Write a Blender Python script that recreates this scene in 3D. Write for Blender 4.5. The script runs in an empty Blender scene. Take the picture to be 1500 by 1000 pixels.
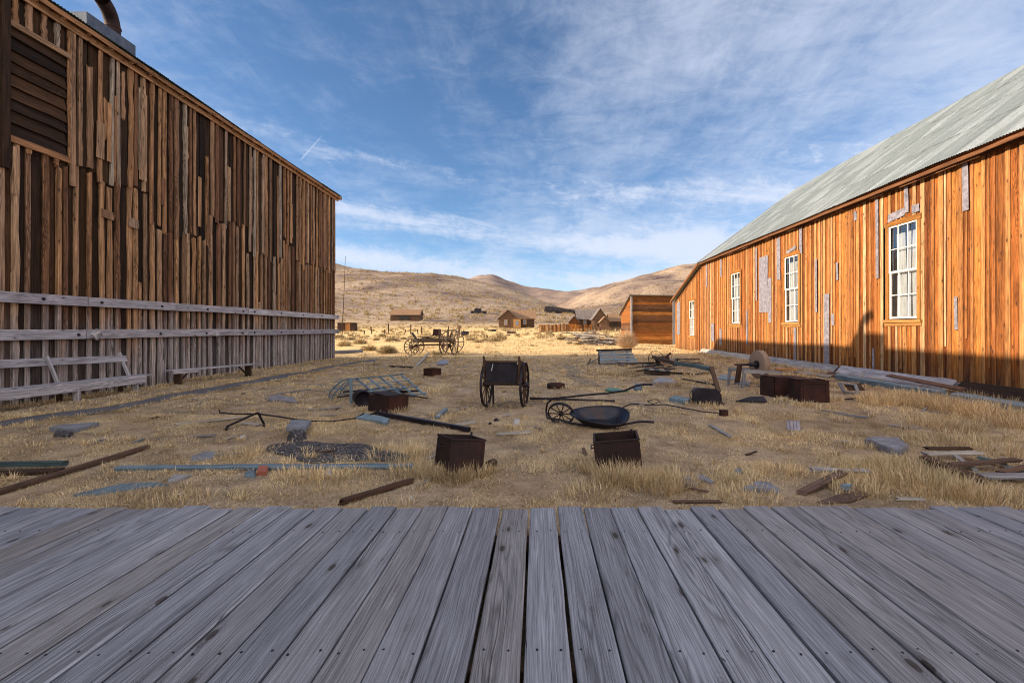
import bpy, math, random
import numpy as np
from mathutils import Vector as V, Matrix
R = random.Random(7)
S = bpy.context.scene
COL = S.collection
F, CX, CY, EYE = 700.0, 787.0, 482.0, 1.6
SUN_AZ, SUN_EL = math.radians(8.5), math.radians(19.6)

# ------------------------------------------------------------------ terrain height
def interp(v, xs, ys): return np.interp(v, xs, ys)
BY = [-500, 28, 36, 45, 60, 90, 100, 130, 180, 220, 300, 500, 900, 4000]
BZ = [0, 0, .10, .22, .45, .96, 1.2, 1.97, 3.1, 5.0, 7, 9, 11, 14]
L1x = [-1200, -500, -254, -229, -194, -126, -100, -57, -15, 37, 97, 160, 600]
L1z = [90, 100, 82, 74, 69, 70, 65, 50, 36, 19, 7, 3, 3]
L3x = [-200, -60, -8, 49, 83, 129, 175, 215, 255, 358, 700, 1500]
L3z = [0, 8, 21, 44, 59, 77, 91, 99, 102, 112, 128, 140]
L2x = [-3000, -900, -420, -315, -229, -176, -140, -100, -15, 60, 92, 199, 306, 700, 3000]
L2z = [160, 140, 118, 124, 154, 168, 166, 152, 128, 120, 122, 126, 139, 170, 190]
def prof(y, y0, yk, p):
    t = np.clip((y - y0) / (yk - y0), 0, 1)
    up = t ** p * (1 - .12 * t) / .88
    dn = np.clip(1 - np.maximum(0, y - yk) / (yk * .8), .35, 1)
    return up * dn
def wave(x, y, s, seed):
    r = random.Random(seed); o = 0
    for k in range(7):
        a = r.uniform(0, 6.28); f = r.uniform(.6, 1.9) / s
        o = o + np.sin((x * math.cos(a) + y * math.sin(a)) * f * 6.28 + r.uniform(0, 6.28))
    return o / 4
def HH(x, y):
    x = np.asarray(x, float); y = np.asarray(y, float)
    b = interp(y, BY, BZ)
    w = np.clip((y - 140) / 500, 0, 1)
    n = wave(x, y, 260, 3) * 9 * w + wave(x, y, 90, 4) * 3 * w + wave(x, y, 34, 5) * .9 * w
    h1 = interp(x, L1x, L1z) * prof(y, 140, 600, 1.35) + n * .55
    h3 = interp(x, L3x, L3z) * prof(y, 190, 800, 1.5) + n * .6
    h2 = interp(x, L2x, L2z) * prof(y, 700, 1500, 1.2) + n * .6 * np.clip((y - 800) / 500, 0, 1)
    h = np.maximum(np.maximum(h1, h3), h2)
    z = b + np.maximum(h - b * .6 * w, 0)
    mid = np.clip((y - 26) / 30, 0, 1) * np.clip((260 - y) / 120, 0, 1)
    z = z + wave(x, y, 14, 9) * .16 * mid
    near = np.clip((y - 4) / 4, 0, 1) * np.clip((60 - y) / 25, 0, 1)
    z = z + (wave(x, y, 3.2, 11) * .022 + wave(x, y, 1.1, 12) * .010) * near
    return z
def H(x, y): return float(HH(x, y))
def P(px, py, Y):                      # world point seen at a photo pixel at depth Y
    return V(((px - CX) / F * Y, Y, EYE - (py - CY) / F * Y))
def G(px, py, dz=0.0):                 # ground point
    Y = F * EYE / max(py - CY, .5)
    for _ in range(12):
        z = H((px - CX) / F * Y, Y) + dz
        Y = .5 * Y + .5 * F * (EYE - z) / max(py - CY, .5)
    return V(((px - CX) / F * Y, Y, H((px - CX) / F * Y, Y) + dz))

# ------------------------------------------------------------------ mesh builder
WL = {}
class MB:
    def __init__(s): s.v = []; s.f = []; s.uv = []; s.t = []; s.smooth = []
    def add(s, verts, faces, uvs, tint=.5, smooth=False):
        b = len(s.v); s.v += [tuple(p) for p in verts]
        for f, u in zip(faces, uvs):
            s.f.append([b + i for i in f]); s.uv += u; s.t.append(tint); s.smooth.append(smooth)
        return s
    def plank(s, p0, p1, w, t, up=(0, 0, 1), seg=1, jit=0., tint=None, ch=None, taper=1., twist=0., rag=0., rnd=R, bow=0.):
        p0, p1 = V(p0), V(p1); d = p1 - p0; L = d.length; d = d / max(L, 1e-9)
        up = V(up); side = d.cross(up)
        if side.length < 1e-4: side = d.cross(V((0, 1, 0)))
        side.normalize(); up = side.cross(d).normalized()
        if tint is None: tint = rnd.random()
        if ch is None: ch = min(.18 * t, .006)
        off = tint * 37.3 + rnd.random() * 11
        vs = []; 
        for i in range(seg + 1):
            k = i / seg; ww = w * (1 + (taper - 1) * k) * (1 + rnd.uniform(-1, 1) * jit); tt = t
            c = p0 + d * (L * k) + side * rnd.uniform(-1, 1) * jit * w * .5 + up * (rnd.uniform(-1, 1) * jit * t * .6 + bow * math.sin(k * math.pi))
            a = twist * (k - .5); sd = side * math.cos(a) + up * math.sin(a); u2 = up * math.cos(a) - side * math.sin(a)
            hw, ht = ww / 2, tt / 2
            prf = [(-hw, -ht + ch), (-hw, ht - ch), (-hw + ch, ht), (hw - ch, ht), (hw, ht - ch), (hw, -ht + ch), (hw - ch, -ht), (-hw + ch, -ht)]
            for (a1, b1) in prf:
                e = 0
                if rag and i in (0, seg): e = rnd.uniform(-rag, rag)
                vs.append(c + sd * a1 + u2 * b1 + d * e)
        fs = []; us = []
        pv = [0]; 
        pr = [(-w/2, -t/2), (-w/2, t/2), (-w/2, t/2), (w/2, t/2), (w/2, t/2), (w/2, -t/2), (w/2, -t/2), (-w/2, -t/2), (-w/2, -t/2)]
        for k in range(8): pv.append(pv[-1] + abs(pr[k+1][0]-pr[k][0]) + abs(pr[k+1][1]-pr[k][1]) + .001)
        for i in range(seg):
            for k in range(8):
                k2 = (k + 1) % 8
                fs.append([i * 8 + k, i * 8 + k2, (i + 1) * 8 + k2, (i + 1) * 8 + k])
                u0 = L * i / seg + off; u1 = L * (i + 1) / seg + off
                us.append([(u0, pv[k] + off), (u0, pv[k + 1] + off), (u1, pv[k + 1] + off), (u1, pv[k] + off)])
        fs.append(list(range(7, -1, -1))); us.append([(off, off + k * .01) for k in range(8)])
        n = seg * 8; fs.append([n + k for k in range(8)]); us.append([(off, off + k * .01) for k in range(8)])
        return s.add(vs, fs, us, tint)
    def box(s, c, sx, sy, sz, M=None, tint=None, ch=None):
        c = V(c); M = M or Matrix.Identity(3)
        return s.plank(c - M @ V((sx / 2, 0, 0)), c + M @ V((sx / 2, 0, 0)), sy, sz, up=M @ V((0, 0, 1)), tint=tint, ch=ch)
    def tube(s, pts, r, n=8, tint=.5, caps=True, r1=None):
        pts = [V(p) for p in pts]; vs = []; m = len(pts); prev = None; L = 0; Ls = []
        for i, p in enumerate(pts):
            d = (pts[min(i + 1, m - 1)] - pts[max(i - 1, 0)]).normalized()
            if prev is None: prev = d.cross(V((0, 0, 1))) if abs(d.z) < .95 else d.cross(V((0, 1, 0)))
            a = (prev - d * prev.dot(d)).normalized(); b = d.cross(a); prev = a
            rr = r if r1 is None else r + (r1 - r) * i / max(m - 1, 1)
            if isinstance(r, (list, tuple)): rr = r[i]
            if i: L += (p - pts[i - 1]).length
            Ls.append(L)
            for k in range(n):
                t = 6.28318 * k / n; vs.append(p + (a * math.cos(t) + b * math.sin(t)) * rr)
        fs = []; us = []; q = .05
        for i in range(m - 1):
            for k in range(n):
                k2 = (k + 1) % n
                fs.append([i * n + k, i * n + k2, (i + 1) * n + k2, (i + 1) * n + k])
                us.append([(Ls[i], k * q), (Ls[i], (k + 1) * q), (Ls[i + 1], (k + 1) * q), (Ls[i + 1], k * q)])
        s.add(vs, fs, us, tint, True)
        if caps:
            s.add(vs[:n], [list(range(n - 1, -1, -1))], [[(0, k * .01) for k in range(n)]], tint)
            s.add(vs[-n:], [list(range(n))], [[(0, k * .01) for k in range(n)]], tint)
        return s
    def rings(s, rings, tint=.5, smooth=True, close=True, uvs=1.0):
        n = len(rings[0]); vs = [p for r in rings for p in r]; fs = []; us = []
        for i in range(len(rings) - 1):
            for k in range(n if close else n - 1):
                k2 = (k + 1) % n
                fs.append([i * n + k, i * n + k2, (i + 1) * n + k2, (i + 1) * n + k])
                us.append([(i * .1, k * .1), (i * .1, k * .1 + .1), (i * .1 + .1, k * .1 + .1), (i * .1 + .1, k * .1)])
        return s.add(vs, fs, us, tint, smooth)
    def poly(s, pts, tint=.5, uvs=None):
        pts = [V(p) for p in pts]
        if uvs is None:
            n = (pts[1] - pts[0]).cross(pts[2] - pts[0]).normalized()
            ax = V((0, 0, 1)) if abs(n.z) < .9 else V((0, 1, 0))
            b = n.cross(ax).normalized(); uvs = [(p.dot(ax), p.dot(b)) for p in pts]
        return s.add(pts, [list(range(len(pts)))], [uvs], tint)
    def slab(s, pts, off, tint=None):   # polygon extruded by off
        pts = [V(p) for p in pts]; off = V(off); q = [p + off for p in pts]; n = len(pts)
        tint = R.random() if tint is None else tint
        s.poly(q, tint); s.poly(pts[::-1], tint)
        for i in range(n):
            j = (i + 1) % n; s.poly([pts[i], pts[j], q[j], q[i]], tint)
        return s
    def xf(s, M):
        s.v = [tuple(M @ V(p)) for p in s.v]; return s
    def build(s, name, mat, parent=None, loc=None, **kw):
        me = bpy.data.meshes.new(name)
        if loc is None:
            if parent is not None: loc = V((0, 0, 0)) + WL[parent.name]
            else:
                xs = [p[0] for p in s.v]; ys = [p[1] for p in s.v]; zs = [p[2] for p in s.v]
                loc = V(((min(xs) + max(xs)) / 2, (min(ys) + max(ys)) / 2, min(zs)))
        loc = V(loc)
        me.from_pydata([(p[0] - loc.x, p[1] - loc.y, p[2] - loc.z) for p in s.v], [], s.f)
        uvl = me.uv_layers.new(name='UVMap')
        uvl.data.foreach_set('uv', np.array(s.uv, dtype=np.float32).ravel())
        a = me.attributes.new('tint', 'FLOAT', 'FACE'); a.data.foreach_set('value', np.array(s.t, dtype=np.float32))
        me.polygons.foreach_set('use_smooth', s.smooth)
        me.materials.append(mat); me.validate(); me.update()
        o = bpy.data.objects.new(name, me); COL.objects.link(o)
        WL[o.name] = loc
        if parent is not None: o.parent = parent; o.location = loc - WL[parent.name]
        else: o.location = loc
        tag(o, **kw); return o
def tag(o, label=None, cat=None, group=None, kind=None):
    if label: o['label'] = label
    if cat: o['category'] = cat
    if group: o['group'] = group
    if kind: o['kind'] = kind
    return o
def empty(name, loc, label, cat, group=None):
    o = bpy.data.objects.new(name, None); COL.objects.link(o); o.location = loc; o.empty_display_size = .2
    WL[o.name] = V(loc); return tag(o, label, cat, group)
def copy_tree(o, loc, rz=None, sc=None, label=None, group=None):
    c = o.copy(); COL.objects.link(c); c.location = loc
    if rz is not None: c.rotation_euler = (0, 0, rz)
    if sc is not None: c.scale = sc if isinstance(sc, tuple) else (sc, sc, sc)
    if label: c['label'] = label
    if group: c['group'] = group
    for ch in o.children:
        d = ch.copy(); COL.objects.link(d); d.parent = c
        for g in ch.children:
            e = g.copy(); COL.objects.link(e); e.parent = d
    return c
def wheel(mb_t, mb_s, mb_h, c, ax, rad, width=.05, th=.04, spokes=12, hub=.08, sr=.015, hl=.2, n=36):
    c = V(c); ax = V(ax).normalized(); u = ax.cross(V((0, 0, 1)))
    if u.length < .1: u = ax.cross(V((0, 1, 0)))
    u.normalize(); w = ax.cross(u).normalized()
    rg = []
    for (rr, aa) in ((rad, -width/2), (rad, width/2), (rad - th, width/2), (rad - th, -width/2), (rad, -width/2)):
        rg.append([c + (u * math.cos(6.28318*k/n) + w * math.sin(6.28318*k/n)) * rr + ax * aa for k in range(n)])
    mb_t.rings(rg, .4, False)
    for k in range(spokes):
        t = 6.28318 * k / spokes; d = u * math.cos(t) + w * math.sin(t)
        mb_s.tube([c + d * hub * .6, c + d * (rad - th * .5)], sr, 6, R.random())
    mb_h.tube([c - ax * hl / 2, c - ax * hl * .25, c + ax * hl * .25, c + ax * hl / 2], [hub * .6, hub, hub, hub * .6], 14, .4)

# ------------------------------------------------------------------ materials
def lin(h):
    h = h.lstrip('#'); o = []
    for i in (0, 2, 4):
        c = int(h[i:i + 2], 16) / 255; o.append(c / 12.92 if c < .04045 else ((c + .055) / 1.055) ** 2.4)
    return o + [1]
class NT:
    def __init__(s, name):
        s.m = bpy.data.materials.new(name); s.m.use_nodes = True; s.n = s.m.node_tree; s.n.nodes.clear()
        s.out = s.n.nodes.new('ShaderNodeOutputMaterial')
    def N(s, typ, **kw):
        nd = s.n.nodes.new(typ)
        for k, v in kw.items():
            if k.startswith('_'): setattr(nd, k[1:], v)
            else: s.set(nd.inputs[int(k[1:]) if k[0] == 'i' and k[1:].isdigit() else k], v)
        return nd
    def set(s, inp, v):
        if isinstance(v, bpy.types.NodeSocket): s.n.links.new(v, inp)
        else: inp.default_value = v
    def noise(s, vec, scale, detail=4, rough=.55, dist=0, **k):
        return s.N('ShaderNodeTexNoise', Vector=vec, Scale=scale, Detail=detail, Roughness=rough, Distortion=dist).outputs[0]
    def map(s, vec, sc, loc=(0, 0, 0), rot=(0, 0, 0)):
        return s.N('ShaderNodeMapping', Vector=vec, Scale=sc, Location=loc, Rotation=rot).outputs[0]
    def ramp(s, fac, stops, interp='LINEAR'):
        r = s.N('ShaderNodeValToRGB', Fac=fac); cr = r.color_ramp; cr.interpolation = interp
        while len(cr.elements) < len(stops): cr.elements.new(.5)
        for e, (p, c) in zip(cr.elements, stops):
            e.position = p; e.color = c if not isinstance(c, str) else lin(c)
        return r.outputs[0]
    def mix(s, fac, a, b, mode='MIX'):
        m = s.N('ShaderNodeMix', _data_type='RGBA', _blend_type=mode)
        s.set(m.inputs[0], fac); s.set(m.inputs[6], a if not isinstance(a, str) else lin(a)); s.set(m.inputs[7], b if not isinstance(b, str) else lin(b))
        return m.outputs[2]
    def math(s, op, a, b=0., c=0., clamp=False):
        m = s.N('ShaderNodeMath', _operation=op, _use_clamp=clamp); s.set(m.inputs[0], a); s.set(m.inputs[1], b); s.set(m.inputs[2], c); return m.outputs[0]
    def rng(s, v, a, b, c=0., d=1., smooth=True):
        m = s.N('ShaderNodeMapRange', _interpolation_type='SMOOTHSTEP' if smooth else 'LINEAR'); s.set(m.inputs[0], v)
        for i, q in enumerate((a, b, c, d)): s.set(m.inputs[i + 1], q)
        return m.outputs[0]
    def finish(s, col, rough=.85, bump=None, bs=.3, bd=.01, metal=0, spec=.3, trans=None):
        b = s.N('ShaderNodeBsdfPrincipled'); s.set(b.inputs['Base Color'], col if not isinstance(col, str) else lin(col))
        s.set(b.inputs['Roughness'], rough); s.set(b.inputs['Metallic'], metal); s.set(b.inputs['Specular IOR Level'], spec)
        if bump is not None:
            bn = s.N('ShaderNodeBump', Strength=bs, Distance=bd, Height=bump); s.n.links.new(bn.outputs[0], b.inputs['Normal'])
        s.n.links.new(b.outputs[0], s.out.inputs[0]); return s.m
    def uv(s): return s.N('ShaderNodeUVMap').outputs[0]
    def tint(s): return s.N('ShaderNodeAttribute', _attribute_name='tint').outputs[2]
    def pos(s): return s.N('ShaderNodeNewGeometry').outputs[0]
G4 = lambda v: (v, v, v, 1)
def wood(name, cols, lo=.45, hi=1.2, grain=1., knots=.5, bump=.4, weather=None, fine=1., rings=.35, blot=1., streak=0., rough=.85):
    n = NT(name); uv = n.uv(); t = n.tint()
    base = n.ramp(t, [(i / max(len(cols) - 1, 1), c) for i, c in enumerate(cols)])
    warp = n.noise(n.map(uv, (1.3, 5, 1)), 1, 2)
    wv = n.N('ShaderNodeVectorMath', _operation='MULTIPLY_ADD'); n.set(wv.inputs[0], n.N('ShaderNodeCombineXYZ', X=0, Y=warp, Z=0).outputs[0]); wv.inputs[1].default_value = (0, .045, 0); n.set(wv.inputs[2], uv)
    wuv = wv.outputs[0]
    g1 = n.noise(n.map(wuv, (.9, 45 * grain, 1)), 1, 5, .65)
    g2 = n.noise(n.map(wuv, (3.5, 230 * fine, 1)), 1, 3, .6)
    blotn = n.noise(n.map(uv, (1.6, 9, 1)), 1, 4, .6)
    g = n.math('ADD', n.math('MULTIPLY', g1, .55), n.math('MULTIPLY', g2, .45))
    cn = n.noise(n.map(wuv, (.5, 5.5, 1), (1, 4, 0)), 1, 2, .45)
    ln = n.math('POWER', n.math('ABSOLUTE', n.math('SINE', n.math('MULTIPLY', cn, 62))), .45)
    zone = n.rng(n.noise(n.map(uv, (.25, 3, 1), (8, 2, 0)), 1, 2), .50, .62)
    ring_ = n.math('MULTIPLY', n.math('MULTIPLY', n.math('SUBTRACT', 1., ln), rings), zone)
    g = n.math('SUBTRACT', g, n.math('MULTIPLY', ring_, .5))
    mul = n.rng(g, .34, .66, lo, hi)
    crack = n.rng(n.noise(n.map(wuv, (.45, 95 * grain, 1), (3, 9, 0)), 1, 3, .6), .31, .355, .18, 1.)
    bl = n.rng(blotn, .3, .72, 1 - .28 * blot, 1 + .16 * blot)
    if streak: bl = n.math('MULTIPLY', bl, n.rng(n.noise(n.map(uv, (.35, 13, 1), (2, 5, 0)), 1, 4, .65), .36, .52, 1 - streak, 1.))
    col = n.mix(1., base, n.N('ShaderNodeCombineColor', i0=mul, i1=mul, i2=mul).outputs[0], 'MULTIPLY')
    k2 = n.math('MULTIPLY', bl, crack)
    col = n.mix(1., col, n.N('ShaderNodeCombineColor', i0=k2, i1=k2, i2=k2).outputs[0], 'MULTIPLY')
    if knots:
        vor = n.N('ShaderNodeTexVoronoi', Vector=n.map(uv, (2.6, 6.2, 1)), Scale=1., Randomness=1.)
        kd = n.math('ADD', vor.outputs[0], n.math('MULTIPLY', n.noise(uv, 14, 2), .06))
        sel = n.math('GREATER_THAN', n.N('ShaderNodeSeparateColor', Color=vor.outputs[1]).outputs[0], 1 - knots)
        core = n.math('MULTIPLY', n.rng(kd, .11, .18, 1, 0), sel)
        ring = n.math('MULTIPLY', n.rng(kd, .12, .36, 1, 0), sel)
        rw = n.math('MULTIPLY', n.math('MULTIPLY', n.math('SINE', n.math('MULTIPLY', kd, 110)), .22), ring)
        col = n.mix(n.math('ADD', n.math('MULTIPLY', ring, .3), rw, clamp=True), col, n.mix(1., col, (.35, .30, .26, 1), 'MULTIPLY'))
        col = n.mix(n.math('MULTIPLY', core, .8), col, (.03, .02, .014, 1))
    if weather:                                   # (z0, z1, colour, amount)
        z0, z1, wc, am = weather
        pz = n.N('ShaderNodeSeparateXYZ', Vector=n.pos()).outputs[2]
        zz = n.math('ADD', pz, n.math('MULTIPLY', n.math('SUBTRACT', n.noise(n.map(n.pos(), (1, 3.2, .35)), 1.3, 5, .7), .5), 4.4))
        f = n.math('MULTIPLY', n.rng(zz, z0, z1, 1, 0), am)
        wcol = n.mix(1., lin(wc), n.N('ShaderNodeCombineColor', i0=mul, i1=mul, i2=mul).outputs[0], 'MULTIPLY')
        wcol = n.mix(1., wcol, n.N('ShaderNodeCombineColor', i0=k2, i1=k2, i2=k2).outputs[0], 'MULTIPLY')
        col = n.mix(f, col, wcol)
    h = n.math('ADD', g, n.math('MULTIPLY', crack, .35))
    return n.finish(col, rough, h, bump, .012, spec=.2)
def rust(name, c=('#1d1517', '#2e1f1e', '#46291f'), rough=.75, scale=3., metal=.2):
    n = NT(name); p = n.N('ShaderNodeTexCoord').outputs[3]
    a = n.noise(p, scale, 8, .65); b = n.noise(p, scale * 11, 5, .6)
    col = n.ramp(n.math('ADD', n.math('MULTIPLY', a, .75), n.math('MULTIPLY', b, .25)), [(.34, c[0]), (.5, c[1]), (.68, c[2])])
    return n.finish(col, rough, b, .35, .006, metal, .3)
def plain(name, c, rough=.7, metal=0, var=.25, sc=8):
    n = NT(name); p = n.N('ShaderNodeTexCoord').outputs[3]; a = n.noise(p, sc, 6, .6)
    col = n.mix(1., lin(c), n.ramp(a, [(.3, G4(1 - var)), (.7, G4(1 + var))]), 'MULTIPLY')
    return n.finish(col, rough, a, .2, .005, metal)
M = {}
M['deck'] = wood('deck_wood', ['#84858e', '#9798a3', '#8b898f', '#a0a1ab', '#918c8d', '#848692', '#999aa4'], .46, 1.16, 1.9, .55, 1., rings=.5, blot=.5, fine=.7)
M['bark'] = wood('barn_boards', ['#1e1612', '#3c2a1e', '#261c15', '#573d2a', '#30221a', '#48321f', '#18120f'], .30, 1.5, .9, .6, .7, (.6, 2.2, '#6a6466', .5), rings=.6)  # board tints darkened to stand in for weak shade between battens
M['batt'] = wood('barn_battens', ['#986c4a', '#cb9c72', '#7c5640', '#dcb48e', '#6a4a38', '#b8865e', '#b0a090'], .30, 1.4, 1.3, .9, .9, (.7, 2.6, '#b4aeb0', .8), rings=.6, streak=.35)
M['rail'] = wood('grey_rail_wood', ['#b2aeb6', '#c6c2c6', '#a4a0a8', '#ccc6c6'], .45, 1.2, .9, .6, .5)
M['orange'] = wood('orange_boards', ['#a05c2c', '#ba7036', '#84481e', '#c48040', '#aa6430', '#703c1e', '#bc7a3e'], .30, 1.3, .9, .7, .5, (-.1, 1.1, '#5a4334', .75), .6, streak=.5)
M['orbatt'] = wood('orange_battens', ['#b4743e', '#cf9e68', '#a4602e', '#d8b48a', '#bc844e', '#c8905a', '#94582a'], .40, 1.2, 1.1, .9, .45, (-.5, .6, '#6a5444', .5), .6, streak=.3)
M['trim'] = wood('window_trim_wood', ['#a8743c', '#96622e', '#b88850'], .6, 1.15, .7, .4, .3)
M['darkwood'] = wood('dark_old_wood', ['#3c2d25', '#5b4436', '#2e2420', '#6d5644'], .45, 1.25, .8, .4, .5)
M['brownwood'] = wood('brown_old_wood', ['#6e5548', '#86695a', '#5c483e', '#94786a'], .45, 1.2, .8, .4, .5)
M['greywood'] = wood('grey_driftwood', ['#8c8a8e', '#a7a4a6', '#767880', '#b8b3b2'], .45, 1.2, .8, .3, .5)
M['palewood'] = wood('pale_bleached_wood', ['#a49c96', '#b8b0a8', '#928a84', '#c4bbb0'], .5, 1.15, .8, .3, .4)
M['bluewood'] = wood('sky_tinted_blue_wood', ['#6c7e8c', '#80929e', '#5e6f7e', '#8e9ca6'], .5, 1.15, .8, .2, .4)  # blue-grey of paint plus the sky's bluish cast, put into the colour
M['tealwood'] = wood('teal_grey_wood', ['#4e6268', '#62767a', '#445558'], .5, 1.15, .8, .2, .4)
M['shedwood'] = wood('shed_boards', ['#7a4a26', '#a5642e', '#4e3424', '#c07c3c', '#8a5428', '#6a4a34', '#b06c30'], .4, 1.3, .6, .5, .5)
M['housewood'] = wood('house_boards', ['#57402f', '#6f5440', '#4a3528', '#806248'], .5, 1.2, .4, .2, .3)
M['houseroof'] = wood('shingle_roof', ['#7c634c', '#94745a', '#6a5340', '#a4805a'], .5, 1.2, .5, .1, .3)
M['greyroof'] = wood('grey_shingle_roof', ['#6e6460', '#837873', '#5a5250'], .5, 1.2, .5, .1, .3)
M['rust'] = rust('dark_rusted_iron')
M['redrust'] = rust('red_rusted_iron', ('#22181a', '#38211d', '#543024'))
M['iron'] = rust('black_iron', ('#17151a', '#26222a', '#3c3034'), .5, 4, .5)
M['tubiron'] = rust('sky_tinted_iron', ('#1c202a', '#2b303c', '#46342c'), .36, 2.5, .55)  # bluish tone stands in for sky reflected in the tray
M['tin'] = plain('flattened_tin', '#89848c', .5, .25, .45, 9)
M['galv'] = plain('galvanised_metal', '#565a64', .5, .5, .3, 6)
M['stone'] = plain('pale_stone', '#74757e', .9, 0, .35, 9)
M['grit'] = plain('grindstone_grit', '#8a7464', .9, 0, .15, 14)
M['brick'] = plain('red_brick', '#96584a', .9, 0, .3, 20)
M['white'] = plain('chalky_white', '#a9a6a4', .8, 0, .15, 10)
M['green'] = plain('green_sheet_metal', '#3c6a5a', .5, .1, .3, 6)
M['sash'] = plain('white_sash_paint', '#e6e2da', .6, 0, .12, 12)
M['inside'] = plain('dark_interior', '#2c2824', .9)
M['rubber'] = plain('dull_black_rubber', '#24211f', .85, 0, .4, 12)
n = NT('lace_curtain'); M['curtain'] = n.finish(n.mix(.5, '#b4b2b2', n.ramp(n.noise(n.map(n.pos(), (1, 4, .4)), 5, 4), [(.35, '#8e8e92'), (.65, '#c8c6c4')])), .9)
n = NT('old_window_glass')
gl = n.N('ShaderNodeBsdfGlossy', Roughness=.03, Color=(.85, .9, 1, 1)); tr = n.N('ShaderNodeBsdfTransparent', Color=(.9, .94, .96, 1))
fr = n.N('ShaderNodeFresnel', IOR=1.7)
bp = n.N('ShaderNodeBump', Strength=.15, Distance=.02, Height=n.noise(n.pos(), 5, 2)); n.n.links.new(bp.outputs[0], gl.inputs['Normal'])
mx = n.N('ShaderNodeMixShader', Fac=n.math('ADD', fr.outputs[0], .10, clamp=True)); n.n.links.new(tr.outputs[0], mx.inputs[1]); n.n.links.new(gl.outputs[0], mx.inputs[2])
n.n.links.new(mx.outputs[0], n.out.inputs[0]); M['glass'] = n.m
def corr(name, base, rustc, tintc):
    n = NT(name); uv = n.uv()
    a = n.noise(n.map(uv, (.35, 1.5, 1)), 1, 6, .65); b = n.noise(n.map(uv, (.5, 14, 1)), 1, 5, .7); sp = n.noise(n.map(uv, (2, 6, 1)), 6, 4, .6)
    bd = n.N('ShaderNodeTexVoronoi', Vector=n.map(uv, (.45, 1.55, 1)), Scale=1.)
    sh = n.N('ShaderNodeSeparateColor', Color=bd.outputs[1]).outputs[0]
    col = n.ramp(n.math('ADD', n.math('MULTIPLY', b, .5), n.math('MULTIPLY', sh, .5)), [(.36, base), (.5, tintc), (.64, base)])
    ln = n.noise(n.map(uv, (.12, 3.2, 1), (4, 7, 0)), 1, 5, .75); col = n.mix(1., col, n.ramp(ln, [(.34, G4(.55)), (.45, G4(.95)), (.6, G4(1.05)), (.7, G4(1.3))]), 'MULTIPLY')
    col = n.mix(1., col, n.ramp(sp, [(.3, G4(.75)), (.7, G4(1.12))]), 'MULTIPLY')
    r = n.math('MULTIPLY', n.rng(b, .60, .72), n.rng(a, .48, .62))
    col = n.mix(n.math('MULTIPLY', r, .75), col, rustc)
    dk = n.rng(n.noise(n.map(uv, (.28, 9, 1), (5, 2, 0)), 1, 3, .6), .66, .72)
    col = n.mix(n.math('MULTIPLY', dk, .55), col, '#3a3a38')
    return n.finish(col, .5, sp, .15, .005, .25)
M['roof'] = corr('corrugated_roof', '#7d8484', '#8c7254', '#9aa0a1')
M['groof'] = corr('green_grey_roof', '#5c7570', '#8c6f4c', '#6c8a84')

# ground, gravel, hills
n = NT('dry_earth'); p = n.pos(); y = n.N('ShaderNodeSeparateXYZ', Vector=p).outputs[1]
a = n.noise(p, .35, 6, .6); b = n.noise(p, 3., 7, .7); c_ = n.noise(p, 30., 4, .7); d_ = n.noise(n.map(p, (.02, .012, .02)), 1, 7, .6)
near = n.ramp(n.math('ADD', n.math('MULTIPLY', b, .55), n.math('MULTIPLY', c_, .45)), [(.33, '#605346'), (.47, '#95826e'), (.60, '#b9a48a'), (.75, '#cfbda4')])
near = n.mix(1., n.mix(n.rng(a, .42, .62), near, n.mix(.4, near, '#94785c')), n.ramp(n.noise(p, .8, 6, .65), [(.36, G4(.62)), (.5, G4(.92)), (.62, G4(1.08))]), 'MULTIPLY')
field = n.ramp(n.math('ADD', n.math('MULTIPLY', a, .4), n.math('MULTIPLY', b, .6)), [(.34, '#a88858'), (.5, '#d8b67e'), (.66, '#ecd09e')])
col = n.mix(n.rng(y, 22, 36), near, field)  # ground turns lighter past the barn shadow: sunlight put into the colour
speck = n.noise(n.map(p, (1, .45, .6)), .5, 4, .8); speck2 = n.noise(n.map(p, (1, .5, .6)), .09, 6, .75)
hill = n.ramp(d_, [(.32, '#6e5e56'), (.46, '#8a7668'), (.58, '#a48e78'), (.72, '#b49e86')])
hill = n.mix(n.math('MULTIPLY', n.rng(speck, .48, .62), .6), hill, '#54483e')
hill = n.mix(n.math('MULTIPLY', n.math('MULTIPLY', n.rng(speck2, .50, .62), n.rng(d_, .55, .40)), .8), hill, '#44383a')
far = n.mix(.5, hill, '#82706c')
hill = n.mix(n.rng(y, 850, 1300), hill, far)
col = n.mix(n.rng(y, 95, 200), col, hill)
M['ground'] = n.finish(col, .95, n.math('ADD', b, n.math('MULTIPLY', c_, .5)), .7, .04, 0, .1)
n = NT('dark_gravel'); p = n.pos(); v = n.N('ShaderNodeTexVoronoi', Vector=p, Scale=45.); cc = n.N('ShaderNodeSeparateColor', Color=v.outputs[1]).outputs[0]
col = n.ramp(cc, [(0, '#302d31'), (.45, '#454146'), (.8, '#59555a'), (.97, '#77726f'), (1, '#a8a29c')]); col = n.mix(1., col, n.ramp(n.noise(p, 2.5, 6, .7), [(.3, G4(.65)), (.7, G4(1.15))]), 'MULTIPLY')
M['gravel'] = n.finish(col, .95, v.outputs[0], .8, .02, 0, .2)
n = NT('beaten_path_dirt'); p = n.pos(); a = n.noise(p, 1.6, 8, .7); b = n.noise(p, 40, 4, .7)
col = n.ramp(n.math('ADD', n.math('MULTIPLY', a, .6), n.math('MULTIPLY', b, .4)), [(.35, '#444349'), (.5, '#5c5a60'), (.68, '#77736f')])
M['path'] = n.finish(col, .95, b, .6, .02, 0, .2)
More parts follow.
